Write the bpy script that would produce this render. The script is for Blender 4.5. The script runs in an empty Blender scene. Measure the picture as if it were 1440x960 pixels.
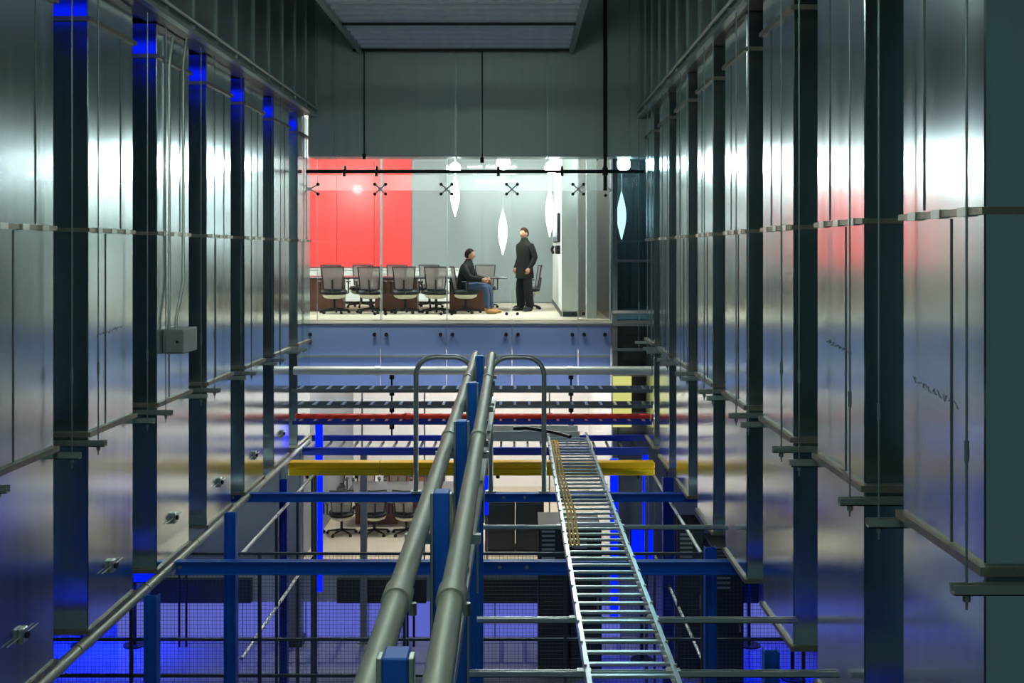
import bpy, bmesh, math, random
from mathutils import Vector, Matrix
random.seed(7)
SC = bpy.context.scene
COL = SC.collection
H = 7.15            # camera height above the data hall floor
F = 1500.0          # focal length in pixels of the 1440 wide frame

# ------------------------------------------------------------------ camera
cam_d = bpy.data.cameras.new('camera')
cam = bpy.data.objects.new('camera', cam_d); COL.objects.link(cam)
cam_d.sensor_width = 36.0
cam_d.lens = F / 1440 * 36
cam_d.shift_x = -8 / 1440
cam_d.shift_y = -127 / 1440
cam_d.clip_end = 200
cam.location = (0, 0, H)
cam.rotation_euler = (math.pi / 2, 0, 0)
SC.camera = cam

# ------------------------------------------------------------------ world, exposure
w = bpy.data.worlds.new('world'); SC.world = w; w.use_nodes = True
bg = w.node_tree.nodes['Background']
bg.inputs[0].default_value = (0.45, 0.82, 0.85, 1)
bg.inputs[1].default_value = 0.055
SC.view_settings.view_transform = 'Standard'
SC.view_settings.look = 'None'
SC.view_settings.exposure = 0.4
SC.view_settings.gamma = 1.0
SC.view_settings.use_curve_mapping = False
SC.cycles.max_bounces = 10
SC.cycles.transparent_max_bounces = 16
SC.cycles.sample_clamp_indirect = 6.0
SC.cycles.caustics_reflective = True

# ------------------------------------------------------------------ materials
def nodes(m):
    m.use_nodes = True
    nt = m.node_tree
    return nt, nt.nodes, nt.links, nt.nodes['Principled BSDF']

def mat(name, col, rough=0.5, metal=0.0, spec=0.5, var=0.0, vscale=8.0, bump=0.0, bscale=40.0, coat=0.0, stretch=(1, 1, 1)):
    m = bpy.data.materials.new(name)
    nt, N, L, b = nodes(m)
    b.inputs['Base Color'].default_value = (*col, 1)
    b.inputs['Roughness'].default_value = rough
    b.inputs['Metallic'].default_value = metal
    b.inputs['Specular IOR Level'].default_value = spec
    b.inputs['Coat Weight'].default_value = coat
    if var or bump:
        tc = N.new('ShaderNodeTexCoord'); mp = N.new('ShaderNodeMapping')
        mp.inputs['Scale'].default_value = stretch
        L.new(tc.outputs['Object'], mp.inputs['Vector'])
        if var:
            n = N.new('ShaderNodeTexNoise'); n.inputs['Scale'].default_value = vscale
            n.inputs['Detail'].default_value = 5
            L.new(mp.outputs[0], n.inputs['Vector'])
            r = N.new('ShaderNodeMapRange')
            r.inputs['To Min'].default_value = 1 - var; r.inputs['To Max'].default_value = 1 + var
            L.new(n.outputs[0], r.inputs['Value'])
            mx = N.new('ShaderNodeMix'); mx.data_type = 'RGBA'; mx.blend_type = 'MULTIPLY'
            mx.inputs['Factor'].default_value = 1
            mx.inputs['A'].default_value = (*col, 1)
            L.new(r.outputs[0], mx.inputs['B'])
            L.new(mx.outputs['Result'], b.inputs['Base Color'])
        if bump:
            n2 = N.new('ShaderNodeTexNoise'); n2.inputs['Scale'].default_value = bscale
            L.new(mp.outputs[0], n2.inputs['Vector'])
            bp = N.new('ShaderNodeBump'); bp.inputs['Strength'].default_value = bump
            bp.inputs['Distance'].default_value = 0.02
            L.new(n2.outputs[0], bp.inputs['Height']); L.new(bp.outputs[0], b.inputs['Normal'])
    return m

def sheet_metal(name, col, rough, wave, streak=0.07, metal=1.0):
    """Rolled galvanised sheet: vertical rolling streaks, faint oil-canning."""
    m = bpy.data.materials.new(name)
    nt, N, L, b = nodes(m)
    b.inputs['Metallic'].default_value = metal
    geo = N.new('ShaderNodeNewGeometry')
    mp = N.new('ShaderNodeMapping'); mp.inputs['Scale'].default_value = (5, 5, 0.10)
    L.new(geo.outputs['Position'], mp.inputs['Vector'])
    n = N.new('ShaderNodeTexNoise'); n.inputs['Scale'].default_value = 1.6; n.inputs['Detail'].default_value = 3
    L.new(mp.outputs[0], n.inputs['Vector'])
    r = N.new('ShaderNodeMapRange'); r.inputs['From Min'].default_value = 0.3; r.inputs['From Max'].default_value = 0.7
    r.inputs['To Min'].default_value = rough - streak; r.inputs['To Max'].default_value = rough + streak
    L.new(n.outputs[0], r.inputs['Value']); L.new(r.outputs[0], b.inputs['Roughness'])
    r2 = N.new('ShaderNodeMapRange'); r2.inputs['From Min'].default_value = 0.25; r2.inputs['From Max'].default_value = 0.75
    r2.inputs['To Min'].default_value = 0.93; r2.inputs['To Max'].default_value = 1.04
    L.new(n.outputs[0], r2.inputs['Value'])
    mx = N.new('ShaderNodeMix'); mx.data_type = 'RGBA'; mx.blend_type = 'MULTIPLY'
    mx.inputs['Factor'].default_value = 1; mx.inputs['A'].default_value = (*col, 1)
    L.new(r2.outputs[0], mx.inputs['B']); L.new(mx.outputs['Result'], b.inputs['Base Color'])
    n3 = N.new('ShaderNodeTexNoise'); n3.inputs['Scale'].default_value = 1.1; n3.inputs['Detail'].default_value = 1
    L.new(geo.outputs['Position'], n3.inputs['Vector'])
    bp = N.new('ShaderNodeBump'); bp.inputs['Strength'].default_value = wave; bp.inputs['Distance'].default_value = 0.05
    L.new(n3.outputs[0], bp.inputs['Height']); L.new(bp.outputs[0], b.inputs['Normal'])
    return m

def emit(name, col, s):
    m = bpy.data.materials.new(name); m.use_nodes = True
    nt = m.node_tree; nt.nodes.clear()
    o = nt.nodes.new('ShaderNodeOutputMaterial'); e = nt.nodes.new('ShaderNodeEmission')
    e.inputs[0].default_value = (*col, 1); e.inputs[1].default_value = s
    nt.links.new(e.outputs[0], o.inputs[0])
    return m

def glass(name, tint=(0.93, 0.97, 0.97), refl=0.06, haze=0.0, haze_col=(0.8, 0.9, 0.9), rough=0.02):
    m = bpy.data.materials.new(name); m.use_nodes = True
    nt = m.node_tree; nt.nodes.clear(); N = nt.nodes; L = nt.links
    o = N.new('ShaderNodeOutputMaterial')
    t = N.new('ShaderNodeBsdfTransparent'); t.inputs[0].default_value = (*tint, 1)
    g = N.new('ShaderNodeBsdfGlossy'); g.inputs['Roughness'].default_value = rough
    fr = N.new('ShaderNodeFresnel'); fr.inputs[0].default_value = 1.45
    mu = N.new('ShaderNodeMath'); mu.operation = 'MULTIPLY'; mu.inputs[1].default_value = refl / 0.04
    mu.use_clamp = True
    L.new(fr.outputs[0], mu.inputs[0])
    m1 = N.new('ShaderNodeMixShader'); L.new(mu.outputs[0], m1.inputs[0])
    L.new(t.outputs[0], m1.inputs[1]); L.new(g.outputs[0], m1.inputs[2])
    last = m1
    if haze:
        d = N.new('ShaderNodeBsdfDiffuse'); d.inputs[0].default_value = (*haze_col, 1)
        tr = N.new('ShaderNodeBsdfTranslucent'); tr.inputs[0].default_value = (*haze_col, 1)
        a = N.new('ShaderNodeAddShader')
        mm = N.new('ShaderNodeMixShader'); mm.inputs[0].default_value = 0.5
        L.new(d.outputs[0], mm.inputs[1]); L.new(tr.outputs[0], mm.inputs[2])
        m2 = N.new('ShaderNodeMixShader'); m2.inputs[0].default_value = haze
        L.new(m1.outputs[0], m2.inputs[1]); L.new(mm.outputs[0], m2.inputs[2])
        last = m2
    L.new(last.outputs[0], o.inputs[0])
    return m

M = {}
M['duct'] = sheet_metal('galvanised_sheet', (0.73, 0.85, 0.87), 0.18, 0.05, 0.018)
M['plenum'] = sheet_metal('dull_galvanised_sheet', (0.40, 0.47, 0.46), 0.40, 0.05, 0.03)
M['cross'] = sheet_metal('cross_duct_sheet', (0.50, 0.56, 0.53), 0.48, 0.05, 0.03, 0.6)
M['flange'] = mat('flange_steel', (0.40, 0.37, 0.29), 0.5, 0.8, var=0.35, vscale=14)
M['strut'] = mat('strut_galvanised', (0.62, 0.66, 0.60), 0.42, 0.9, var=0.12, vscale=30)
M['rod'] = mat('zinc_rod', (0.34, 0.42, 0.42), 0.5, 0.8)
M['tray_grey'] = mat('grey_tray_paint', (0.20, 0.24, 0.28), 0.45, 0.3)
M['pale_pipe'] = mat('pale_pipe', (0.82, 0.85, 0.78), 0.4, 0.25, var=0.12, vscale=8)
M['seam'] = mat('seam_shadow_grey', (0.16, 0.19, 0.19), 0.6, 0.6)  # seams are dark grey metal
M['pipe'] = mat('galvanised_pipe', (0.50, 0.52, 0.43), 0.45, 0.45, var=0.18, vscale=22, stretch=(1, 0.3, 1))
M['tray'] = mat('tray_zinc', (0.80, 0.84, 0.84), 0.28, 0.9, var=0.08, vscale=20)
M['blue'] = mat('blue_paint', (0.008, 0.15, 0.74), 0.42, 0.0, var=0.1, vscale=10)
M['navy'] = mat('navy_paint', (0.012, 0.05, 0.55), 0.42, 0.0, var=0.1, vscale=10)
M['black'] = mat('black_steel', (0.012, 0.013, 0.014), 0.45, 0.3)
M['dark'] = mat('dark_panel', (0.03, 0.04, 0.045), 0.4, 0.1, var=0.2, vscale=4)
M['red_pipe'] = mat('red_paint', (0.90, 0.05, 0.02), 0.4)
M['yellow'] = mat('yellow_plastic', (0.95, 0.52, 0.0), 0.42, var=0.08, vscale=6)
M['yellow_dark'] = mat('yellow_trough', (0.75, 0.48, 0.0), 0.45, var=0.08, vscale=6)
M['red_wall'] = mat('red_wall_gloss', (0.95, 0.06, 0.055), 0.3, 0.0, 0.4, var=0.05, vscale=2, coat=0.05)
M['grey_wall'] = mat('grey_wall', (0.235, 0.26, 0.255), 0.30, 0.0, 0.5, var=0.04, vscale=1.5)
M['white_wall'] = mat('white_wall', (0.74, 0.76, 0.72), 0.6, var=0.03, vscale=2)
M['lower_wall'] = mat('lower_room_wall', (0.86, 0.82, 0.79), 0.6, var=0.04, vscale=1.2)
M['carpet'] = mat('carpet', (0.55, 0.47, 0.36), 0.95, var=0.15, vscale=60, bump=0.2, bscale=200)
M['slab'] = mat('slab_edge', (0.78, 0.74, 0.62), 0.7, var=0.1, vscale=12)
M['hall_floor'] = mat('polished_floor', (0.22, 0.22, 0.24), 0.16, 0.0, 0.6, var=0.12, vscale=3, bump=0.03, bscale=6)
M['concrete'] = mat('dark_wall', (0.05, 0.07, 0.08), 0.7, var=0.2, vscale=1.5)
M['deck'] = mat('steel_deck', (0.82, 0.88, 0.87), 0.45, 0.1, var=0.15, vscale=6)
M['spandrel'] = glass('frosted_blue_spandrel', (0.5, 0.6, 0.8), 0.06, haze=0.94, haze_col=(0.42, 0.55, 0.84), rough=0.08)
M['glass'] = glass('clear_glass', refl=0.05)
M['glass_band'] = glass('hazed_glass_band', refl=0.05, haze=0.22)
M['fin'] = glass('glass_fin', (0.80, 0.90, 0.90), 0.08, haze=0.25)
M['dark_glass'] = glass('dark_glass', (0.45, 0.62, 0.66), 0.10)
M['chair_mesh'] = glass('chair_mesh', (0.55, 0.5, 0.46), 0.01, haze=0.60, haze_col=(0.30, 0.27, 0.26), rough=0.5)
M['cream'] = mat('cream_upholstery', (0.80, 0.74, 0.60), 0.7)
M['table'] = mat('table_wood', (0.20, 0.07, 0.04), 0.35, var=0.3, vscale=6, stretch=(0.2, 1, 1))
M['table_top'] = mat('table_top', (0.03, 0.03, 0.035), 0.2)
M['skin'] = mat('skin', (0.42, 0.20, 0.12), 0.55)
M['hair'] = mat('hair', (0.028, 0.010, 0.004), 0.85, spec=0.1)
M['hair_dark'] = mat('hair_dark', (0.008, 0.005, 0.003), 0.85, spec=0.1)
M['jacket'] = mat('jacket_black', (0.008, 0.008, 0.006), 0.85, spec=0.15, var=0.3, vscale=12, bump=0.25, bscale=14)
M['trousers'] = mat('trousers_black', (0.008, 0.009, 0.01), 0.85, spec=0.15)
M['jeans'] = mat('denim', (0.03, 0.06, 0.13), 0.85, var=0.25, vscale=30)
M['tan'] = mat('tan_leather', (0.42, 0.19, 0.05), 0.6)
M['shoe'] = mat('black_leather', (0.012, 0.012, 0.012), 0.4)
M['yellow_panel'] = emit('lit_yellow_window', (0.62, 0.62, 0.20), 0.8)  # brightness of the yellow panel, put in as emission
M['box_grey'] = mat('junction_box_grey', (0.42, 0.46, 0.44), 0.5, 0.5, var=0.08, vscale=8)
M['grey_column'] = mat('grey_column', (0.20, 0.22, 0.24), 0.5)
M['marker'] = mat('marker_ink', (0.16, 0.18, 0.20), 0.7)
M['screen'] = mat('screen_glass', (0.03, 0.05, 0.07), 0.12)
M['eye'] = mat('eye_dark', (0.01, 0.008, 0.006), 0.3)
M['wire'] = mat('mesh_wire', (0.10, 0.12, 0.16), 0.5, 0.6)
M['lamp_white'] = emit('lamp_white', (0.86, 0.98, 1.0), 3.5)
M['lamp_globe'] = emit('lamp_globe', (0.93, 1.0, 0.98), 235)
M['lamp_warm'] = emit('lamp_warm', (1.0, 0.97, 0.92), 3.2)
M['lamp_low'] = emit('lamp_low', (1.0, 0.94, 0.90), 20)
M['tube_light'] = emit('tube_light', (0.80, 1.0, 0.93), 50)  # for the added fill tubes
M['plinth'] = mat('plinth_blue_grey', (0.42, 0.44, 0.52), 0.45, var=0.06, vscale=3)
M['led_blue'] = emit('led_blue', (0.0, 0.012, 1.0), 0.9)
M['led_tube'] = emit('led_blue_tube', (0.0, 0.008, 1.0), 1.6)  # lit look of the blue posts, put in as emission
M['led_purple'] = emit('backlit_panel', (0.19, 0.23, 1.0), 0.42)  # blue light on the plinth panels, put in as emission

# ------------------------------------------------------------------ mesh helpers
class MB:
    def __init__(s, world=True):
        s.v = []; s.f = []; s.world = world
    def add(s, vs, fs):
        o = len(s.v); s.v += [tuple(p) for p in vs]; s.f += [tuple(i + o for i in q) for q in fs]; return s
    def box(s, x0, x1, y0, y1, z0, z1, c=0.0):
        if x0 > x1: x0, x1 = x1, x0
        if y0 > y1: y0, y1 = y1, y0
        if z0 > z1: z0, z1 = z1, z0
        if c <= 0:
            vs = [(x, y, z) for z in (z0, z1) for y in (y0, y1) for x in (x0, x1)]
            return s.add(vs, [(0, 2, 3, 1), (4, 5, 7, 6), (0, 1, 5, 4), (2, 6, 7, 3), (0, 4, 6, 2), (1, 3, 7, 5)])
        bm = bmesh.new(); bmesh.ops.create_cube(bm, size=1)
        for v in bm.verts:
            v.co = Vector(((x0 + x1) / 2 + v.co.x * (x1 - x0), (y0 + y1) / 2 + v.co.y * (y1 - y0), (z0 + z1) / 2 + v.co.z * (z1 - z0)))
        bmesh.ops.bevel(bm, geom=bm.edges[:], offset=c, segments=1, affect='EDGES')
        bm.verts.index_update()
        s.add([v.co[:] for v in bm.verts], [[v.index for v in q.verts] for q in bm.faces]); bm.free(); return s
    def cyl(s, p0, p1, r0, r1=None, n=12):
        r1 = r0 if r1 is None else r1
        return s.tube([p0, p1], [r0, r1], n)
    def tube(s, path, r, n=10):
        path = [Vector(p) for p in path]
        rs = r if isinstance(r, (list, tuple)) else [r] * len(path)
        rings = []; prev = None
        for i, p in enumerate(path):
            a = path[max(i - 1, 0)]; b = path[min(i + 1, len(path) - 1)]
            t = (b - a).normalized()
            if prev is None:
                u = t.orthogonal().normalized()
            else:
                u = (prev - t * prev.dot(t)).normalized()
            prev = u; q = t.cross(u)
            rings.append([p + (u * math.cos(2 * math.pi * k / n) + q * math.sin(2 * math.pi * k / n)) * rs[i] for k in range(n)])
        vs = [c for ring in rings for c in ring]; fs = []
        for i in range(len(path) - 1):
            for k in range(n):
                k2 = (k + 1) % n
                fs.append((i * n + k, i * n + k2, (i + 1) * n + k2, (i + 1) * n + k))
        fs.append(tuple(reversed(range(n)))); fs.append(tuple((len(path) - 1) * n + k for k in range(n)))
        return s.add(vs, fs)
    def lathe(s, prof, c=(0, 0, 0), n=20):
        vs = []; fs = []
        for r, z in prof:
            vs += [(c[0] + r * math.cos(2 * math.pi * k / n), c[1] + r * math.sin(2 * math.pi * k / n), c[2] + z) for k in range(n)]
        for i in range(len(prof) - 1):
            for k in range(n):
                k2 = (k + 1) % n
                fs.append((i * n + k, i * n + k2, (i + 1) * n + k2, (i + 1) * n + k))
        fs.append(tuple(reversed(range(n)))); fs.append(tuple((len(prof) - 1) * n + k for k in range(n)))
        return s.add(vs, fs)
    def ell(s, c, r, nu=16, nv=10):
        vs = []; fs = []
        for i in range(nv + 1):
            a = math.pi * i / nv
            for k in range(nu):
                b = 2 * math.pi * k / nu
                vs.append((c[0] + r[0] * math.sin(a) * math.cos(b), c[1] + r[1] * math.sin(a) * math.sin(b), c[2] + r[2] * math.cos(a)))
        for i in range(nv):
            for k in range(nu):
                k2 = (k + 1) % nu
                fs.append((i * nu + k, (i + 1) * nu + k, (i + 1) * nu + k2, i * nu + k2))
        return s.add(vs, fs)
    def extr_x(s, prof, x0, x1):
        """open strip of (y,z) points with thickness handled by caller, closed polygon extruded along x"""
        n = len(prof)
        vs = [(x0, y, z) for y, z in prof] + [(x1, y, z) for y, z in prof]
        fs = [(k, (k + 1) % n, n + (k + 1) % n, n + k) for k in range(n)]
        fs += [tuple(reversed(range(n))), tuple(range(n, 2 * n))]
        return s.add(vs, fs)
    def build(s, name, m, parent=None, smooth=False):
        me = bpy.data.meshes.new(name)
        off = Vector((0, 0, H)) if s.world else Vector((0, 0, 0))
        vs = [Vector(p) + off for p in s.v]
        if s.world:
            if parent is not None:
                base = wpos(parent)
                vs = [p - base for p in vs]
            lo = Vector((min(p.x for p in vs), min(p.y for p in vs), min(p.z for p in vs)))
            hi = Vector((max(p.x for p in vs), max(p.y for p in vs), max(p.z for p in vs)))
            cen = Vector(((lo.x + hi.x) / 2, (lo.y + hi.y) / 2, lo.z))
            vs = [p - cen for p in vs]
        else:
            cen = Vector((0, 0, 0))
        me.from_pydata([p[:] for p in vs], [], s.f)
        bm = bmesh.new(); bm.from_mesh(me); bmesh.ops.recalc_face_normals(bm, faces=bm.faces[:]); bm.to_mesh(me); bm.free()
        if smooth:
            for q in me.polygons: q.use_smooth = True
            try: me.set_sharp_from_angle(angle=math.radians(40))
            except Exception: pass
        me.materials.append(M[m] if isinstance(m, str) else m)
        o = bpy.data.objects.new(name, me); COL.objects.link(o)
        o.location = cen
        if parent is not None: o.parent = parent
        return o

def wpos(o):
    p = Vector((0, 0, 0))
    while o is not None:
        p = p + o.location; o = o.parent
    return p
def tag(o, label=None, cat=None, group=None, kind=None):
    if label: o['label'] = label
    if cat: o['category'] = cat
    if group: o['group'] = group
    if kind: o['kind'] = kind
    return o
def empty(name, loc, label=None, cat=None, group=None, kind=None, world=True):
    o = bpy.data.objects.new(name, None); COL.objects.link(o)
    o.location = (loc[0], loc[1], loc[2] + (H if world else 0))
    o.empty_display_size = 0.1
    return tag(o, label, cat, group, kind)
def copy_tree(o, parent=None):
    c = o.copy(); COL.objects.link(c); c.parent = parent
    for ch in list(o.children): copy_tree(ch, c)
    return c
def place(o, parent, loc):
    """a copy of a piece that shares its mesh; loc is relative to the camera"""
    c = o.copy(); COL.objects.link(c); c.parent = parent
    c.location = Vector((loc[0], loc[1], loc[2] + H)) - (wpos(parent) if parent is not None else Vector())
    return c
def P(x, y, Y):
    return ((x - 728) * Y / F, Y, (353 - y) * Y / F)
def PX(x, Y): return (x - 728) * Y / F
def PZ(y, Y): return (353 - y) * Y / F
def lamp(name, kind, loc, energy, col, size=0.3, parent=None, rot=None, size_y=None):
    d = bpy.data.lights.new(name, kind); d.energy = energy; d.color = col
    if kind == 'AREA':
        d.size = size
        if size_y: d.shape = 'RECTANGLE'; d.size_y = size_y
    else:
        d.shadow_soft_size = size
    o = bpy.data.objects.new(name, d); COL.objects.link(o)
    o.location = Vector((loc[0], loc[1], loc[2] + H)) - (wpos(parent) if parent is not None else Vector())
    if rot: o.rotation_euler = rot
    if parent is not None: o.parent = parent
    return o
ORD = ['nearest', 'second nearest', 'third nearest', 'fourth nearest', 'fifth nearest', 'sixth nearest', 'seventh nearest', 'farthest']

# ------------------------------------------------------------------ constants (relative to the camera)
XL, XR = -3.85, 2.30            # aisle faces of the two duct rows
ZFLOOR = -7.15
ZUP = -1.28                     # upper conference floor
ZLOW = -5.80                    # lower conference floor
YG = 19.8                       # glass front
YB = 26.3                       # back wall of both conference rooms

# ------------------------------------------------------------------ setting
tag(MB().box(-9.2, 7.2, -1.5, 27, ZFLOOR - 0.2, ZFLOOR).build('floor', 'hall_floor'), 'dark polished data hall floor lit blue', 'floor', kind='structure')
tag(MB().box(-9.4, -9.2, -1.5, 27, ZFLOOR - 0.2, 6).build('wall_left', 'concrete'), 'dark outer wall behind the left ducts', 'wall', kind='structure')
tag(MB().box(7.2, 7.4, -1.5, 27, ZFLOOR - 0.2, 6).build('wall_right', 'concrete'), 'dark outer wall behind the right ducts', 'wall', kind='structure')
tag(MB().box(-9.4, 7.4, 27, 27.2, ZFLOOR - 0.2, 6).build('wall_back', 'concrete'), 'dark end wall behind the conference rooms', 'wall', kind='structure')
tag(MB().box(-9.4, 7.4, -1.5, 27.2, 6, 6.2).build('ceiling', 'concrete'), 'dark concrete ceiling above the ducts', 'ceiling', kind='structure')

# corrugated deck under the ceiling of the aisle
dk = empty('steel_deck', (-0.9, 14, 3.6), 'pale corrugated steel deck hanging over the aisle top', 'deck')
for i in range(14):
    y0 = 13.9 + i * 0.38
    prof = [(y0, 3.70), (y0 + 0.06, 3.62), (y0 + 0.22, 3.62), (y0 + 0.28, 3.70), (y0 + 0.375, 3.70), (y0 + 0.375, 3.73), (y0, 3.73)]
    MB().extr_x(prof, -2.78, 0.92).build('deck_rib', 'deck', dk)
for yy in (16.85, 19.05):
    MB().box(-2.95, 0.98, yy, yy + 0.035, 3.57, 3.61).build('purlin', 'black', dk)
MB().box(-2.86, -2.78, 13.9, 19.2, 3.55, 3.9).build('edge_angle', 'plenum', dk)
MB().box(0.92, 1.0, 13.9, 19.2, 3.55, 3.9).build('edge_angle', 'plenum', dk)

# unseen tube lights, added to brighten the aisle
for i, (yy, t) in enumerate(((-0.8, 'rearmost'), (2.6, 'second'), (6.2, 'third'), (9.7, 'farthest'))):
    e = empty('tube_light', (-0.8, yy, 2.6), '%s hanging tube light high over the aisle' % t, 'light', 'hanging tube lights')
    MB().box(-1.6, 0.0, yy - 0.06, yy + 0.06, 2.66, 2.72).build('housing', 'strut', e)
    for dy in (-0.035, 0.035):
        MB().cyl((-1.55, yy + dy, 2.635), (-0.05, yy + dy, 2.635), 0.02, n=10).build('tube', 'tube_light', e, True)
    for x in (-1.5, -0.1):
        MB().cyl((x, yy, 2.72), (x, yy, 6.0), 0.006, n=6).build('suspension_wire', 'rod', e)

# ------------------------------------------------------------------ ducts
def ring(mb, x0, x1, y0, y1, z, p, h):
    """a flange collar round a duct"""
    mb.box(x0 - p, x1 + p, y0 - p, y0 + 0.001, z - h, z + h)
    mb.box(x0 - p, x1 + p, y1 - 0.001, y1 + p, z - h, z + h)
    mb.box(x0 - p, x0 + 0.001, y0, y1, z - h, z + h)
    mb.box(x1 - 0.001, x1 + p, y0, y1, z - h, z + h)

def duct(side, idx, y0, label):
    LEN = 1.11; DEP = 0.95
    if side < 0: xa, xb = XL - DEP, XL
    else: xa, xb = XR, XR + DEP
    face = xb if side < 0 else xa           # aisle face
    out = -side                              # direction towards the aisle
    y1 = y0 + LEN
    zb = -3.43 if side < 0 else -3.33
    zf1, zf2, zf3, ztop = (0.19, -1.64, 2.08, 2.435) if side < 0 else (0.20, -1.57, 2.03, 2.405)
    r = empty('air_duct', ((xa + xb) / 2, (y0 + y1) / 2, zb), label, 'duct', 'air ducts along the left' if side < 0 else 'air ducts along the right')
    for nm, a, b in (('upper_section', zf1 + 0.004, zf3 - 0.004), ('neck', zf3 + 0.004, ztop), ('middle_section', zf2 + 0.004, zf1 - 0.004), ('lower_section', zb, zf2 - 0.004)):
        MB().box(xa, xb, y0, y1, a, b, 0.008).build(nm, 'duct', r)
    for z, p, h in ((zf1, 0.022, 0.018), (zf2, 0.035, 0.022), (zf3, 0.03, 0.02), (zb + 0.02, 0.025, 0.02)):
        m = MB(); ring(m, xa, xb, y0, y1, z, p, h); m.build('flange', 'flange', r)
    # clips on the mid flange
    for k in range(3):
        yy = y0 + 0.2 + k * 0.35
        MB().box(face, face + out * 0.03, yy - 0.06, yy + 0.06, zf1 - 0.024, zf1 + 0.024).build('clip', 'strut', r)
    # standing seams on the aisle face
    for t, a, b in ((0.70, zf1, zf3), (0.36, zf2, zf1)):
        yy = y0 + LEN * t
        MB().box(face, face + out * 0.006, yy - 0.006, yy + 0.006, a + 0.03, b - 0.03).build('seam', 'seam', r)
    # trapeze struts and threaded rods at each end of the duct
    zs = zf2 - 0.07
    for yy, ex in ((y0 - 0.075, 0.19), (y1 + 0.075, 0.19)):
        a, b = face + out * ex, face - out * 0.9
        m = MB(); m.box(a, b, yy - 0.03, yy - 0.022, zs - 0.025, zs + 0.025); m.box(a, b, yy + 0.022, yy + 0.03, zs - 0.025, zs + 0.025); m.box(a, b, yy - 0.03, yy + 0.03, zs - 0.025, zs - 0.018)
        st = m.build('strut', 'strut', r)
        xr = face + out * 0.12
        MB().cyl((xr, yy, zs - 0.10), (xr, yy, ztop - 0.03), 0.006, n=6).build('threaded_rod', 'rod', r, True)
        MB().cyl((xr, yy, zs + 0.62), (xr, yy, zs + 0.72), 0.012, n=6).build('coupling', 'rod', r)
        MB().cyl((xr, yy, zs - 0.06), (xr, yy, zs - 0.03), 0.018, n=6).build('nut', 'rod', r)
    if side < 0:
        # damper quadrant on the lower section
        yc = y0 + 0.52; zc = -2.97
        h = MB().box(face, face + 0.04, yc - 0.045, yc + 0.045, zc - 0.06, zc + 0.06, 0.008).build('damper_handle', 'strut', r)
        MB().cyl((face + 0.04, yc, zc), (face + 0.065, yc, zc), 0.025, n=10).build('knob', 'black', h)
        MB().cyl((face + 0.02, yc - 0.26, zc), (face + 0.02, yc + 0.26, zc), 0.006, n=6).build('damper_rod', 'strut', h)
    return r

PITCH = 1.8204
left_ducts = []; right_ducts = []
for k in range(7):
    lab = ['nearest galvanized air duct at the left picture edge', 'second nearest galvanized duct on the left',
           'third nearest left galvanized duct carrying the grey junction box', 'fourth nearest galvanized duct on the left, right of the junction box',
           'third galvanized duct from the conference room on the left', 'second galvanized duct from the conference room on the left',
           'last galvanized duct on the left, touching the red conference wall in view'][k]
    left_ducts.append(duct(-1, k, 7.74 + k * PITCH, lab))
for k in range(8):
    lab = ['nearest galvanized air duct at the right picture edge', 'second nearest galvanized duct on the right with marker scribble',
           'third nearest galvanized duct on the right with orange reflections', 'fourth nearest galvanized duct on the right',
           'fifth nearest galvanized duct on the right', 'third galvanized duct from the conference room on the right',
           'second galvanized duct from the conference room on the right', 'last galvanized duct on the right, beside the dark glass bay'][k]
    right_ducts.append(duct(1, k, 5.255 + k * PITCH, lab))

# marker scribbles on the sheet metal (illegible handwriting)
def scribble(parent, side, y0, y1, z, dz):
    face = XL + 0.002 if side < 0 else XR - 0.002
    n = 46; pts = []
    for i in range(n):
        t = i / (n - 1)
        pts.append((face, y0 + (y1 - y0) * t + random.uniform(-0.01, 0.01), z + dz * t + random.uniform(-0.02, 0.02)))
    m = MB()
    for i in range(n - 1):
        if i % 5 == 4: continue
        m.cyl(pts[i], pts[i + 1], 0.0016, n=4)
    m.build('marker_scribble', 'marker', parent)
scribble(right_ducts[1], 1, 7.95, 7.35, -0.66, -0.05)
scribble(right_ducts[0], 1, 6.2, 5.55, -0.74, -0.07)
scribble(left_ducts[1], -1, 9.75, 10.4, -0.78, 0.05)

# plenums above the ducts
def plenum(side, xe, z0, y0, y1, label):
    xo = xe + side * 2.4
    r = empty('overhead_plenum', ((xe + xo) / 2, (y0 + y1) / 2, z0), label, 'plenum')
    n = int(round((y1 - y0) / 0.91)); st = (y1 - y0) / n
    for i in range(n):
        a = y0 + i * st
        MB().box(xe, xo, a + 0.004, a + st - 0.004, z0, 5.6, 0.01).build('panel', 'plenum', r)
        MB().box(xe - side * 0.03, xe, a + st - 0.02, a + st + 0.02, z0 + 0.02, 5.6).build('standing_seam', 'plenum', r)
    MB().box(xe - side * 0.05, xe + side * 0.03, y0, y1, z0 - 0.05, z0 - 0.002).build('edge_rail', 'strut', r)
    MB().cyl((xe - side * 0.045, y0, z0 + 0.09), (xe - side * 0.045, y1, z0 + 0.09), 0.02, n=8).build('conduit', 'strut', r, True)
    MB().box(xe + side * 0.05, xe + side * 0.3, y0, y1, z0 - 0.028, z0 - 0.002).build('soffit_strip', 'flange', r)
    return r
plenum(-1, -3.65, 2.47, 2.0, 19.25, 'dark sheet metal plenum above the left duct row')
plenum(1, 2.20, 2.44, 1.0, 19.25, 'dark sheet metal plenum above the right duct row')

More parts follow.
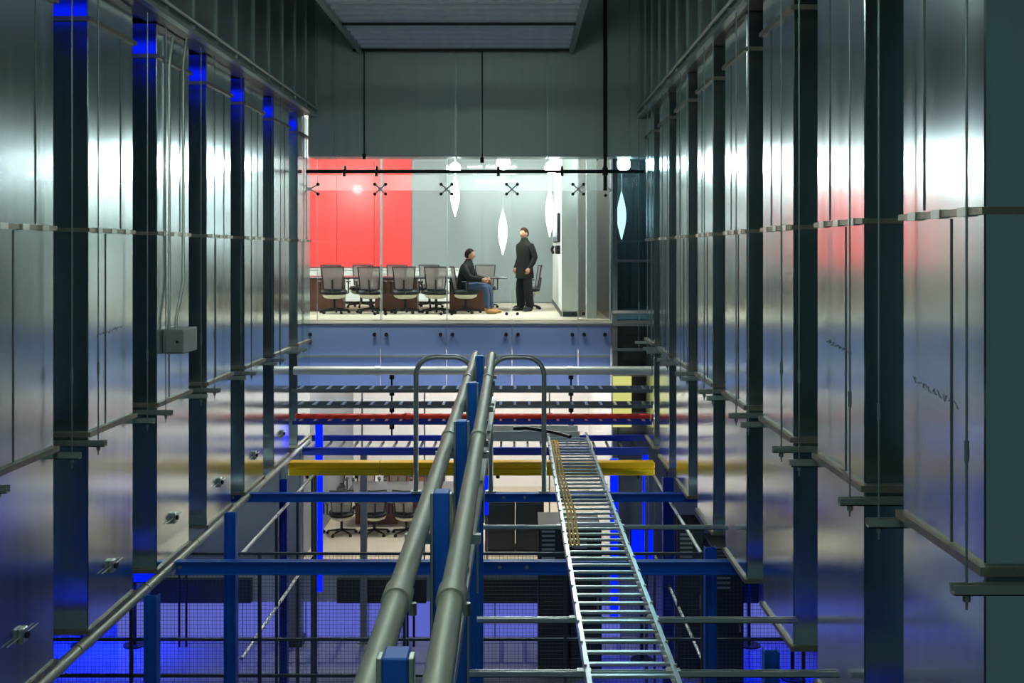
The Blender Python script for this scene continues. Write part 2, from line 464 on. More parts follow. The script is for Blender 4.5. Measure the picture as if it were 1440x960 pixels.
# junction box with conduits on the third left duct
jb = empty('junction_box', (-3.74, 11.75, PZ(497, 11.6)), 'grey junction box with two conduits on a left duct', 'junction box')
zb0, zb1 = PZ(497, 11.6), PZ(463, 11.6)
MB().box(-3.847, -3.62, 11.55, 12.05, zb0, zb1, 0.01).build('box_body', 'box_grey', jb)
MB().box(-3.83, -3.64, 11.535, 11.55, zb0 + 0.02, zb1 - 0.02, 0.004).build('cover', 'box_grey', jb)
MB().cyl((-3.68, 11.535, (zb0 + zb1) / 2), (-3.68, 11.52, (zb0 + zb1) / 2), 0.015, n=8).build('screw', 'black', jb)
for q, (xa, xb) in enumerate(((-3.80, -3.82), (-3.73, -3.70))):
    pts = [(xa, 11.62 + q * 0.03, zb1 - 0.01), (xa, 11.62 + q * 0.03, zb1 + 0.12), (xb, 11.7 + q * 0.1, zb1 + 0.5), (xb, 11.7 + q * 0.1, 2.05), (xb + 0.02, 11.75 + q * 0.1, 2.36)]
    MB().tube(pts, 0.016, 8).build('conduit', 'strut', jb, True)

# blue light bars in the gaps below the left plenum
for k in range(6):
    y1 = 7.74 + k * PITCH + 1.11
    e = empty('blue_light_bar', (-4.35, y1 + 0.05, 2.26), ['blue light bar high in the %s gap between left ducts' % t for t in ('nearest', 'second', 'third', 'fourth', 'fifth', 'farthest')][k], 'light', 'blue light bars under the left plenum')
    MB().box(-4.75, -3.95, y1 + 0.002, y1 + 0.03, 2.20, 2.38).build('housing', 'black', e)
    MB().box(-4.73, -3.97, y1 + 0.03, y1 + 0.045, 2.22, 2.36).build('diffuser', 'led_blue', e)

# ------------------------------------------------------------------ cross duct over the glass front
YC = 19.3
cd = empty('cross_duct', (-0.9, YC, 1.71), 'wide dull sheet metal duct spanning above the conference glass', 'duct')
seams = [-3.80, PX(468, YC), PX(510, YC), PX(641, YC), PX(678, YC), PX(770, YC), PX(885, YC), 3.2]
for a, b in zip(seams[:-1], seams[1:]):
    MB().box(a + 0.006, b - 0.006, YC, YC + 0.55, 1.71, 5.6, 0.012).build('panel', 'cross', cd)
    MB().box(b - 0.02, b + 0.02, YC - 0.02, YC, 1.73, 5.6).build('standing_seam', 'plenum', cd)
for x, y in ((512, 224), (678, 229)):
    q = P(x, y, YC - 0.05)
    MB().cyl((q[0], YC - 0.05, q[2]), (q[0], YC - 0.05, 3.6), 0.012, n=6).build('hanger_rod', 'black', cd)
    MB().cyl((q[0], YC - 0.05, q[2]), (q[0], YC - 0.05, q[2] + 0.1), 0.035, n=8).build('hanger_foot', 'black', cd)

bp = empty('black_pipe', (PX(851, 19.2), 19.2, 1.43), 'black pipe crossing the glass with a tall vertical riser', 'pipe')
zp = PZ(241, 19.2)
MB().cyl((PX(430.5, 19.2), 19.2, zp), (PX(905, 19.2), 19.2, zp), 0.032, n=10).build('horizontal_run', 'black', bp, True)
MB().cyl((PX(851, 19.2), 19.2, PZ(268, 19.2)), (PX(851, 19.2), 19.2, 5.6), 0.035, n=10).build('riser', 'black', bp, True)
MB().cyl((PX(851, 19.2), 19.2, zp - 0.07), (PX(851, 19.2), 19.2, zp + 0.07), 0.055, n=10).build('tee_joint', 'black', bp, True)
for i, x in enumerate((485, 530, 701, 790)):  # pipe knobs turned into spotlights, added to light the trays below
    q = PX(x, 19.2)
    MB().cyl((q, 19.2, zp + 0.02), (q, 19.2, zp + 0.10), 0.03, 0.02, 8).build('clamp', 'black', bp, True)
    e = empty('spotlight', (q, 19.12, zp - 0.10), ['leftmost small black spotlight on the pipe before the red wall', 'second small black spotlight on the pipe before the red wall', 'small black spotlight on the pipe above the standing man', 'rightmost small black spotlight on the pipe, before the partition'][i], 'spotlight', 'spotlights on the black pipe')
    MB().cyl((q, 19.12, zp - 0.09), (q, 19.12, zp + 0.03), 0.03, 0.022, 10).build('can', 'black', e, True)
    MB().box(q - 0.008, q + 0.008, 19.12, 19.19, zp - 0.01, zp + 0.005).build('bracket', 'black', e)
    sl = lamp('spot_beam', 'SPOT', (q, 19.12, zp - 0.11), 170, (0.95, 1.0, 0.95), 0.03, e, (math.radians(-6), 0, 0))
    sl.data.spot_size = math.radians(80); sl.data.spot_blend = 0.6

# ------------------------------------------------------------------ upper conference room shell
XS = 1.73                               # right end of the glass box
uf = tag(MB().box(-5.6, XS + 0.02, YG, YB, ZUP - 0.02, ZUP).build('floor_upper_room', 'carpet'), 'beige carpet of the upper conference room', 'floor', kind='structure')
tag(MB().box(-5.6, 3.4, YG + 0.25, YB, ZUP - 0.45, ZUP - 0.021).build('floor_slab', 'slab'), 'concrete slab between both conference rooms', 'slab', kind='structure')
tag(MB().box(-5.6, XS + 0.02, YG - 0.02, YG + 0.24, ZUP - 0.06, ZUP - 0.021).build('trim_1', 'slab'), 'pale floor edge under the conference glass', 'trim', kind='structure')
wb = tag(MB().box(-5.6, 1.7, YB, YB + 0.12, ZUP, 2.6).build('wall_upper_back', 'grey_wall'), 'grey glossy back wall of the upper conference room', 'wall', kind='structure')
for i in range(4):                       # grey wall panels
    a = PX(579, YB) + i * 0.87
    MB().box(a + 0.006, a + 0.864, YB - 0.02, YB - 0.001, ZUP + 0.02, PZ(267, YB) - 0.006).build('panel', 'grey_wall', wb)
    MB().box(a + 0.006, a + 0.864, YB - 0.02, YB - 0.001, PZ(267, YB) + 0.006, 2.55).build('panel', 'grey_wall', wb)
rw = empty('red_wall_panel', (-4.0, YB - 0.03, -0.39), 'glossy red wall panels behind the row of mesh chairs', 'wall panel')
rx = PX(579, YB)
for i in range(3):
    a = rx - (i + 1) * 0.92
    MB().box(a + 0.004, a + 0.916, YB - 0.035, YB - 0.001, -0.39, 2.55).build('panel', 'red_wall', rw)
tag(MB().box(-5.75, -5.6, YG, YB, ZUP, 2.6).build('wall_upper_left', 'white_wall'), 'white left wall of the upper conference room', 'wall', kind='structure')
uc = tag(MB().box(-5.75, 3.4, YG + 0.1, YB + 0.12, 2.6, 2.75).build('ceiling_upper_room', 'white_wall'), 'white ceiling of the upper conference room', 'ceiling', kind='structure')
# partition with screen and phone
pw = tag(MB().box(0.86, 1.16, 20.85, YB, ZUP, 2.6).build('wall_partition', 'white_wall'), 'off-white partition wall end right of the standing man', 'wall', kind='structure')
MB().box(0.85, 0.86, 20.9, YB, ZUP, ZUP + 0.1).build('baseboard', 'dark', pw)
MB().box(0.88, 1.16, 20.83, 20.85, ZUP, ZUP + 0.1).build('baseboard', 'dark', pw)
tv = empty('wall_screen', (0.8, 23.0, PZ(342, 22)), 'dark flat screen on the partition beside the standing man', 'screen')
MB().box(0.80, 0.86, 21.5, 24.1, PZ(340, 21.5), PZ(299, 21.5), 0.01).build('frame', 'black', tv)
MB().box(0.795, 0.80, 21.55, 24.05, PZ(338, 21.5), PZ(301, 21.5)).build('display', 'screen', tv)
ph = empty('wall_phone', (0.8, 21.6, PZ(357, 21.6)), 'black wall phone on the partition below the screen', 'phone')
MB().box(0.76, 0.86, 21.5, 21.72, PZ(357, 21.6), PZ(345, 21.6), 0.01).build('body', 'black', ph)
MB().tube([(0.72, 21.52, PZ(346, 21.6)), (0.69, 21.56, PZ(351, 21.6)), (0.72, 21.6, PZ(356, 21.6))], 0.03, 8).build('handset', 'black', ph, True)
tag(MB().box(PX(825, 20.4), PX(839, 20.4), 20.4, 20.7, ZUP, 2.6).build('trim_2', 'white_wall'), 'slim white column behind the right glass corner', 'column', kind='structure')
tag(MB().box(1.165, XS, 23.4, 23.5, ZUP, 2.6).build('wall_lobby', 'white_wall'), 'white lobby wall behind the glass corner', 'wall', kind='structure')

# glass front
JX = [PX(x, YG) for x in (428, 535, 628, 720, 813, 859)]
gz0, gz1 = ZUP, 1.95
win = empty('window_1', (-1.0, YG, ZUP), 'frameless glass front of the upper conference room', 'window', kind='structure')
zb_lo, zb_hi = PZ(268, YG), PZ(246, YG)
for a, b in zip(JX[:-1], JX[1:]):
    pn = MB().box(a + 0.006, b - 0.006, YG, YG + 0.012, gz0, zb_lo).build('pane', 'glass', win)
    MB().box(a + 0.006, b - 0.006, YG, YG + 0.012, zb_lo + 0.004, zb_hi).build('pane', 'glass_band', win)
    MB().box(a + 0.006, b - 0.006, YG, YG + 0.012, zb_hi + 0.004, gz1).build('pane', 'glass', win)
for j, x in enumerate(JX):
    if j in (0,): continue
    MB().box(x - 0.006, x + 0.006, YG + 0.012, YG + 0.26, gz0, gz1).build('glass_fin', 'fin', win)
# side return of the glass box
MB().box(XS - 0.006, XS + 0.006, YG + 0.27, 23.39, gz0, gz1).build('pane', 'glass', win)
spider_proto = None
def spider(parent, x, z, xs=(-0.10, 0.10), zs=(-0.09, 0.09)):
    s = MB()
    for dx in xs:
        for dz in zs:
            s.cyl((x, YG - 0.05, z), (x + dx, YG - 0.03, z + dz), 0.012, n=6)
    s.cyl((x, YG - 0.07, z), (x, YG - 0.03, z), 0.03, n=8)
    o = s.build('spider_fitting', 'strut', parent)
    for dx in xs:
        for dz in zs:
            MB().cyl((x + dx, YG - 0.045, z + dz), (x + dx, YG - 0.001, z + dz), 0.03, n=10).build('bolt', 'black', o)
for x in JX[1:-1]:
    spider(win, x, PZ(266, YG))
spider(win, PX(437, YG), PZ(266, YG), xs=(0.14,))
spider(win, JX[-1], PZ(268, YG), xs=(-0.1,))
for x in JX[1:-1]:
    for dx in (-0.1, 0.1):
        MB().cyl((x + dx, YG - 0.04, PZ(441, YG)), (x + dx, YG - 0.001, PZ(441, YG)), 0.03, n=10).build('bolt', 'black', win)

# spandrel glass below the floor edge
sp = empty('window_2', (-1.0, YG, -2.65), 'blue-grey spandrel glass below the upper conference room', 'window', kind='structure')
for a, b in zip(JX[:-1], JX[1:]):
    pn = MB().box(a + 0.006, b - 0.006, YG, YG + 0.02, -2.62, ZUP - 0.10).build('pane', 'spandrel', sp)
    for x in (a + 0.11, b - 0.11):
        MB().cyl((x, YG - 0.04, PZ(470, YG)), (x, YG - 0.001, PZ(470, YG)), 0.035, n=10).build('bolt', 'black', pn)
    MB().box(a + 0.006, b - 0.006, YG - 0.02, YG - 0.001, PZ(502, YG), PZ(499, YG)).build('clamp_strip', 'strut', pn)  # metal strip standing for a bright reflected line

# lamps of the upper room
def spindle(x, y, Y, h, wd, label):
    c = P(x, y, Y)
    e = empty('spindle_lamp', (c[0], c[1], c[2] - h / 2), label, 'lamp', 'white spindle lamps')
    prof = [(0.008 + (wd / 2 - 0.008) * math.sin(math.pi * t / 16) ** 1.1, -h / 2 + h * t / 16) for t in range(17)]
    MB().lathe(prof, c, 18).build('shade', 'lamp_white', e, True)
    MB().cyl((c[0], c[1], c[2] + h / 2), (c[0], c[1], c[2] + h / 2 + 0.05), 0.014, n=8).build('cap', 'strut', e)
    MB().cyl((c[0], c[1], c[2] + h / 2 + 0.05), (c[0], c[1], 2.6), 0.006, n=6).build('cord', 'strut', e)
spindle(640, 275, 23.5, 0.92, 0.20, 'white spindle lamp left of the seated man\'s head, above him')
spindle(707, 326, 25.6, 1.1, 0.22, 'white spindle lamp just left of the standing man')
spindle(773, 298, 24.6, 1.15, 0.20, 'white spindle lamp right of the standing man by the partition')
def globe(x, y, Y, label, r=0.12, e_=160):
    c = P(x, y, Y)
    e = empty('globe_lamp', (c[0], c[1], c[2] - r), label, 'lamp', 'globe lamps near the glass top')
    MB().ell(c, (r, r, r)).build('globe', 'lamp_globe', e, True)
    MB().cyl((c[0], c[1], c[2] + r), (c[0], c[1], 2.6), 0.012, n=6).build('stem', 'strut', e)
globe(640, 236, 22.0, 'round bright lamp above the left of the three, near the red wall', 0.11)
globe(708, 229, 22.0, 'round bright lamp above the standing man', 0.14)
globe(440 - 25, 233, 22.0, 'round bright lamp at the red wall end, hidden by the left ducts', 0.14)
globe(776, 236, 22.0, 'round bright lamp above the partition wall', 0.14)
# ceiling panels in the upper room; the lobby one is added to brighten it
for i, (x, yy) in enumerate(((-4.6, 22.9), (-2.6, 22.9), (-0.6, 22.9), (-3.6, 25.2), (-1.2, 25.2), (1.45, 22.0))):
    e = empty('ceiling_light', (x, yy, 2.53), ['ceiling light panel over the red wall corner', 'ceiling light panel over the table middle', 'ceiling light panel over the table end', 'ceiling light panel near the red wall', 'ceiling light panel near the grey wall', 'small ceiling light panel over the lobby strip behind the glass corner'][i], 'light', 'ceiling lights of the upper room')
    hw = 0.6 if i < 5 else 0.2
    MB().box(x - hw, x + hw, yy - 0.3, yy + 0.3, 2.55, 2.6).build('frame', 'strut', e)
    MB().box(x - hw + 0.03, x + hw - 0.03, yy - 0.27, yy + 0.27, 2.54, 2.55).build('diffuser', 'lamp_warm' if i < 5 else 'lamp_low', e)

# ------------------------------------------------------------------ dark bay right of the glass box
by = empty('dark_bay', (2.2, YG, -4), 'dark glazed bay between glass corner and right ducts', 'bay', kind='structure')
by.name = 'wall_bay'
MB().box(XS + 0.03, 3.4, 23.6, 23.7, ZUP, 2.6).build('back_panel', 'dark', by)
MB().box(XS + 0.03, 3.4, YG + 0.25, 23.6, ZUP - 0.02, ZUP).build('bay_floor', 'grey_column', by)
MB().box(XS + 0.03, 3.0, YG, YG + 0.012, ZUP, 1.72).build('pane', 'dark_glass', by)
for y in (366, 438, 456, 491, 527):
    z = PZ(y, YG)
    MB().box(XS + 0.03, 3.0, YG - 0.03, YG, z - 0.03, z + 0.02).build('transom', 'grey_column' if y != 438 else 'slab', by)
MB().box(XS + 0.03, XS + 0.12, YG - 0.02, YG + 0.05, -4.5, 1.72).build('mullion', 'grey_column', by)
MB().box(XS + 0.03, 3.0, YG + 0.05, YG + 0.10, -4.5, ZUP - 0.1).build('lower_panel', 'dark', by)
MB().box(PX(862, 19.7), PX(888, 19.7), 19.68, 19.72, PZ(600, 19.7), PZ(529, 19.7)).build('lit_window', 'yellow_panel', by)  # pale yellow panel made to glow so it looks lit
spindle(874, 303, 21.5, 0.96, 0.19, 'white spindle lamp inside the dark glazed bay')  # this and the next globe stand for reflections in the bay glass
globe(877, 231, 20.6, 'round bright lamp at the top of the dark bay', 0.13)

# ------------------------------------------------------------------ lower conference room
LX0, LX1 = -4.05, 1.75
tag(MB().box(LX0, LX1, YG, YB, ZLOW - 0.1, ZLOW).build('floor_lower_room', 'carpet'), 'beige carpet of the lower conference room', 'floor', kind='structure')
tag(MB().box(LX0, LX1, YB, YB + 0.12, ZLOW, -1.75).build('wall_lower_back', 'lower_wall'), 'pinkish white back wall of the lower conference room', 'wall', kind='structure')
tag(MB().box(LX0 - 0.12, LX0, YG, YB, ZFLOOR, -1.75).build('wall_lower_left', 'grey_column'), 'grey end wall of the lower conference room', 'wall', kind='structure')
tag(MB().box(LX1, LX1 + 0.12, YG + 0.1, YB, ZFLOOR, -1.75).build('wall_lower_right', 'lower_wall'), 'right end wall of the lower conference room', 'wall', kind='structure')
tag(MB().box(LX0, LX1, YG + 0.25, YB, -1.85, -1.75).build('ceiling_lower_room', 'white_wall'), 'white ceiling of the lower conference room', 'ceiling', kind='structure')
w3 = empty('window_3', (-1.2, YG, ZLOW), 'clear glass front of the lower conference room', 'window', kind='structure')
for i in range(5):
    a = LX0 + i * 1.16
    MB().box(a + 0.01, a + 1.15, YG, YG + 0.012, ZLOW, -2.63).build('pane', 'glass', w3)
    MB().box(a - 0.012, a + 0.012, YG - 0.02, YG + 0.06, ZLOW, -2.63).build('mullion', 'grey_column', w3)
for i, (x, yy) in enumerate(((-3.2, 21.2), (-1.2, 21.2), (0.8, 21.2), (-3.2, 24.2), (-1.2, 24.2), (0.8, 24.2))):
    e = empty('ceiling_light', (x, yy, -1.91), 'lower room ceiling light panel, %s row, %s' % (('front', 'front', 'front', 'rear', 'rear', 'rear')[i], ('left', 'middle', 'right')[i % 3]), 'light', 'ceiling lights of the lower room')
    MB().box(x - 0.62, x + 0.62, yy - 0.32, yy + 0.32, -1.89, -1.85).build('frame', 'strut', e)
    MB().box(x - 0.58, x + 0.58, yy - 0.28, yy + 0.28, -1.90, -1.89).build('diffuser', 'lamp_low', e)
# low wall under the lower room; blue light on its panels is emission
lw = tag(MB().box(-8.9, 6.9, YG + 0.02, YG + 0.12, ZFLOOR, ZLOW - 0.1).build('wall_plinth', 'plinth'), 'low plinth wall with backlit blue panels under the lower room', 'wall', kind='structure')
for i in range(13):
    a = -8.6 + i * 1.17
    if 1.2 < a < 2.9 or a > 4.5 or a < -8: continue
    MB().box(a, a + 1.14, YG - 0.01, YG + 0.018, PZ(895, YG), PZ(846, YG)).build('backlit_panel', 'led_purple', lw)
for a, b in ((215, 355), (475, 600), (672, 756), (1000, 1065)):
    MB().box(PX(a, YG), PX(b, YG), YG - 0.12, YG + 0.018, PZ(845, YG), PZ(812, YG)).build('dark_fascia', 'dark', lw)
# flanking facade of the lower level
for a, b, nm in ((-8.9, LX0 - 0.12, 'left'), (LX1 + 0.12, 6.9, 'right')):
    wl = tag(MB().box(a, b, YG + 0.02, YG + 0.1, ZLOW - 0.1, -3.0).build('wall_facade_' + nm, 'grey_column'), 'grey facade panels %s of the lower conference room' % nm, 'wall', kind='structure')
    n = int((b - a) / 0.9)
    for i in range(n):
        x = a + 0.02 + i * 0.9
        MB().box(x, x + 0.86, YG, YG + 0.019, ZLOW - 0.05, -3.1).build('panel', 'grey_column', wl)
# upper blank facade beside the glass box (behind the ducts)
# thin posts in pairs
for i, (xa, xb) in enumerate(((252, 262), (573, 582))):
    e = empty('twin_post', (PX((xa + xb) / 2, 19.3), 19.3, ZFLOOR), ['pair of thin dark posts on the blue floor at left', 'pair of thin dark posts on the floor behind the pipes'][i], 'post')
    for x in (xa, xb):
        q = PX(x, 19.3)
        MB().cyl((q, 19.3, ZFLOOR), (q, 19.3, -5.7), 0.022, n=8).build('post', 'black', e, True)
    MB().cyl((PX(xa, 19.3), 19.3, -6.0), (PX(xb, 19.3), 19.3, -6.0), 0.015, n=6).build('bridge', 'black', e)
# grey column left of the lower room
gc = empty('grey_column', (PX(414, 19.4), 19.4, ZFLOOR), 'wide grey column at the left end of the lower room', 'column')
MB().box(PX(403, 19.4), PX(424, 19.4), 19.3, 19.6, ZFLOOR, -3.62, 0.02).build('shaft', 'grey_column', gc)
MB().box(PX(400, 19.4), PX(427, 19.4), 19.25, 19.65, ZFLOOR, ZFLOOR + 0.12).build('base', 'dark', gc)

gs = empty('grey_post', (PX(511, 19.5), 19.5, ZFLOOR), 'slim dark grey post in front of the lower room chairs', 'post')
MB().box(PX(507, 19.5), PX(516, 19.5), 19.45, 19.56, ZFLOOR + 0.02, -3.62, 0.01).build('shaft', 'grey_column', gs)
MB().box(PX(504, 19.5), PX(519, 19.5), 19.41, 19.60, ZFLOOR, ZFLOOR + 0.02).build('base_plate', 'grey_column', gs)
# fill lights added under the duct rows to whiten the hall floor
for i, (x, yy, lab) in enumerate(((-4.7, 17.2, 'white tube light under the left duct row'), (-5.6, 18.6, 'white tube light behind the left duct row'), (3.0, 16.75, 'white tube light under the right duct row'))):
    e = empty('hall_light', (x, yy, -3.75), lab, 'light', 'white hall lights under the ducts')
    MB().box(x - 0.06, x + 0.06, yy - 0.6, yy + 0.6, -3.66, -3.60).build('housing', 'strut', e)
    MB().cyl((x, yy - 0.57, -3.69), (x, yy + 0.57, -3.69), 0.022, n=10).build('tube', 'tube_light', e, True)
    MB().cyl((x, yy, -3.60), (x, yy, (-3.45, 2.44, -3.35)[i]), 0.008, n=6).build('suspension_rod', 'rod', e)

# ------------------------------------------------------------------ furniture
def make_chair():
    r = empty('office_chair', (0, 0, 0), world=False)
    L = lambda: MB(False)
    for k in range(5):
        a = math.radians(90 + 72 * k); c, s = math.cos(a), math.sin(a)
        L().tube([(0.03 * c, 0.03 * s, 0.10), (0.30 * c, 0.30 * s, 0.065)], [0.025, 0.016], 8).build('leg', 'black', r, True)
        L().cyl((0.30 * c - 0.02 * s, 0.30 * s + 0.02 * c, 0.03), (0.30 * c + 0.02 * s, 0.30 * s - 0.02 * c, 0.03), 0.03, n=10).build('caster', 'black', r, True)
    L().cyl((0, 0, 0.08), (0, 0, 0.40), 0.028, n=10).build('gas_column', 'black', r, True)
    L().box(-0.12, 0.12, -0.12, 0.12, 0.38, 0.42, 0.01).build('seat_plate', 'black', r)
    # cushion with rounded rim
    prof = [(0.0, 0.40), (0.20, 0.40), (0.25, 0.425), (0.26, 0.455), (0.235, 0.49), (0.0, 0.50)]
    m = L(); n = 24; vs = []; fs = []
    prof = [(a, b + 0.025) for a, b in prof]
    for rr, z in prof:
        for k in range(n):
            a = 2 * math.pi * k / n
            cx, sy = math.cos(a), math.sin(a)
            p = 0.55
            vs.append((rr * math.copysign(abs(cx) ** p, cx), rr * math.copysign(abs(sy) ** p, sy), z - 0.03))
    for i in range(len(prof) - 1):
        for k in range(n):
            fs.append((i * n + k, i * n + (k + 1) % n, (i + 1) * n + (k + 1) % n, (i + 1) * n + k))
    m.add(vs, fs); m.build('seat', 'black', r, True)
    L().lathe([(0.05, 0.30), (0.15, 0.305), (0.22, 0.335), (0.245, 0.385), (0.20, 0.392)], (0, 0, 0), 20).build('seat_shell', 'cream', r, True)
    # curved mesh back, higher and wider at the top
    nx, nz = 8, 6; vs = []; fs = []
    for j in range(nz + 1):
        t = j / nz; hw = 0.185 + 0.045 * t; z = 0.50 + 0.46 * t; y = -0.25 - 0.07 * t
        for i in range(nx + 1):
            u = -1 + 2 * i / nx
            vs.append((hw * u, y + 0.05 * u * u, z))
    for j in range(nz):
        for i in range(nx):
            a = j * (nx + 1) + i; fs.append((a, a + 1, a + nx + 2, a + nx + 1))
    b = L(); b.add(vs, fs); bk = b.build('backrest', 'chair_mesh', r, True)
    edge = [vs[j * (nx + 1)] for j in range(nz + 1)] + [vs[nz * (nx + 1) + i] for i in range(1, nx + 1)] + [vs[j * (nx + 1) + nx] for j in range(nz - 1, -1, -1)] + [vs[i] for i in range(nx - 1, -1, -1)]
    L().tube(edge, 0.014, 6).build('back_frame', 'black', r, True)
    L().tube([(0, -0.1, 0.39), (0, -0.26, 0.42), (0, -0.27, 0.52), (0, -0.30, 0.70)], 0.02, 8).build('back_support', 'black', r, True)
    for s in (-1, 1):
        L().tube([(s * 0.16, 0.0, 0.40), (s * 0.29, 0.0, 0.42), (s * 0.29, 0.0, 0.64)], 0.016, 6).build('arm_post', 'black', r, True)
        L().box(s * 0.29 - 0.035, s * 0.29 + 0.035, -0.12, 0.14, 0.64, 0.67, 0.012).build('armrest', 'black', r)
    return r
chair0 = make_chair(); chair_used = [False]
def chair(x, y, z, rot, label, group):
    c = chair0 if not chair_used[0] else copy_tree(chair0)
    chair_used[0] = True
    c.location = (x, y, z + H); c.rotation_euler = (0, 0, rot)
    return tag(c, label, 'chair', group)
names = ['leftmost mesh-back chair under the red wall', 'second mesh-back chair from the left under the red wall', 'third mesh-back chair from the left, below the red panel edge', 'mesh-back chair just left of the seated man']
for i, xx in enumerate((469.5, 521, 569.5, 613)):
    chair(PX(xx, 21.9), 21.95, ZUP, random.uniform(-0.12, 0.12), names[i], 'chairs at the upper conference table')
far = ['leftmost chair on the far side of the upper table', 'second chair from left on the far side of the upper table', 'third chair from left on the far side of the upper table', 'rightmost chair on the far side of the upper table']
for i, xx in enumerate((462, 508, 556, 604)):
    chair(PX(xx, 24.2), 24.2, ZUP, math.pi + random.uniform(-0.15, 0.15), far[i], 'chairs at the upper conference table')
chair(PX(655, 22.0), 22.0, ZUP, -1.4, 'mesh-back chair with cream seat that the man sits on', 'chairs at the upper conference table')
chair(PX(682, 24.3), 24.2, ZUP, math.pi, 'mesh-back chair just behind the seated man', 'chairs at the upper conference table')
chair(PX(742, 23.5), 23.5, ZUP, 1.7, 'swivel chair behind the standing man\'s legs', 'chairs at the upper conference table')

def table(x0, x1, y0, y1, z, label):
    e = empty('conference_table', ((x0 + x1) / 2, (y0 + y1) / 2, z), label, 'table')
    MB().box(x0, x1, y0, y1, z + 0.70, z + 0.735, 0.01).build('table_top', 'table_top', e)
    n = max(2, int((x1 - x0) / 1.5))
    for i in range(n):
        x = x0 + (i + 0.5) * (x1 - x0) / n
        MB().box(x - 0.45, x + 0.45, (y0 + y1) / 2 - 0.2, (y0 + y1) / 2 + 0.2, z, z + 0.70, 0.01).build('pedestal', 'table', e)
    return e
table(-5.0, PX(714, 22.9), 22.35, 23.75, ZUP, 'long dark-topped table with red-brown pedestals in the upper room')
cr = empty('credenza', (-3.2, YB - 0.4, ZUP), 'long white credenza under the red wall panels', 'cabinet')
for i in range(5):
    a = -5.2 + i * 0.8
    MB().box(a, a + 0.79, YB - 0.48, YB - 0.04, ZUP + 0.06, -0.46, 0.006).build('cabinet_body', 'white_wall', cr)
    d_ = MB().box(a + 0.01, a + 0.78, YB - 0.50, YB - 0.48, ZUP + 0.08, -0.48).build('door', 'white_wall', cr)
    MB().box(a + 0.35, a + 0.45, YB - 0.52, YB - 0.50, -0.56, -0.54).build('handle', 'strut', d_)
MB().box(-5.2, -1.2, YB - 0.52, YB - 0.04, -0.455, -0.42).build('top', 'white_wall', cr)

# lower room furniture
table(-3.6, -1.2, 22.2, 23.5, ZLOW, 'dark conference table in the lower room')
lowl = ['leftmost chair seen through the lower glass', 'second chair from left seen through the lower glass', 'third chair seen through the lower glass, left of the pipes', 'chair by the pipes seen through the lower glass']
for i, xx in enumerate((436, 481, 527, 572)):
    chair(PX(xx, 21.9), 21.85, ZLOW, random.uniform(-0.2, 0.2), lowl[i], 'chairs in the lower room')
lowf = ['leftmost chair on the far side of the lower table', 'middle chair on the far side of the lower table', 'rightmost chair on the far side of the lower table']
for i, xx in enumerate((470, 515, 560)):
    chair(PX(xx, 24.1), 24.1, ZLOW, math.pi + random.uniform(-0.2, 0.2), lowf[i], 'chairs in the lower room')
sb = empty('wall_monitor', (PX(583, YB), YB - 0.05, PZ(690, YB)), 'dark monitor on the lower back wall below the yellow raceway', 'screen')
MB().box(PX(540, YB), PX(626, YB), YB - 0.08, YB - 0.001, PZ(688, YB), PZ(668, YB), 0.01).build('frame', 'black', sb)
MB().box(PX(542, YB), PX(624, YB), YB - 0.085, YB - 0.08, PZ(687, YB), PZ(669, YB)).build('display', 'table', sb)
for i, (a, b) in enumerate(((682, 724), (725, 765))):
    Y = 20.6
    e = empty('black_cabinet', (PX((a + b) / 2, Y), Y, ZLOW), ['left black cabinet in the lower room beside the blue posts', 'right black cabinet in the lower room left of the cable ladder'][i], 'cabinet')
    MB().box(PX(a, Y), PX(b, Y), Y, Y + 0.6, ZLOW, PZ(706, Y), 0.01).build('body', 'black', e)
    MB().box(PX(a, Y) + 0.02, PX(b, Y) - 0.02, Y - 0.015, Y, ZLOW + 0.04, PZ(708, Y), 0.004).build('door', 'dark', e)

# ------------------------------------------------------------------ people
def finish_skin(name, pts, edges, root, m, parent, extra=None, levels=2):
    me = bpy.data.meshes.new(name)
    keys = list(pts); idx = {k: i for i, k in enumerate(keys)}
    me.from_pydata([pts[k][0] for k in keys], [(idx[a], idx[b]) for a, b in edges], [])
    ob = bpy.data.objects.new(name, me); COL.objects.link(ob)
    sk = ob.modifiers.new('skin', 'SKIN'); sk.use_smooth_shade = True; sk.branch_smoothing = 0.4
    for i, k in enumerate(keys):
        r = pts[k][1]
        me.skin_vertices[0].data[i].radius = r if isinstance(r, tuple) else (r, r)
        me.skin_vertices[0].data[i].use_root = (k == root)
    su = ob.modifiers.new('sub', 'SUBSURF'); su.levels = levels; su.render_levels = levels
    dg = bpy.context.evaluated_depsgraph_get()
    nm = bpy.data.meshes.new_from_object(ob.evaluated_get(dg))
    bpy.data.objects.remove(ob)
    if extra is not None:
        vs = [v.co[:] for v in nm.vertices]; fs = [tuple(q.vertices) for q in nm.polygons]
        o = len(vs); vs += extra.v; fs += [tuple(i + o for i in q) for q in extra.f]
        nm = bpy.data.meshes.new(name); nm.from_pydata(vs, [], fs)
    nm.name = name
    for q in nm.polygons: q.use_smooth = True
    nm.materials.append(M[m])
    o = bpy.data.objects.new(name, nm); COL.objects.link(o); o.parent = parent
    return o

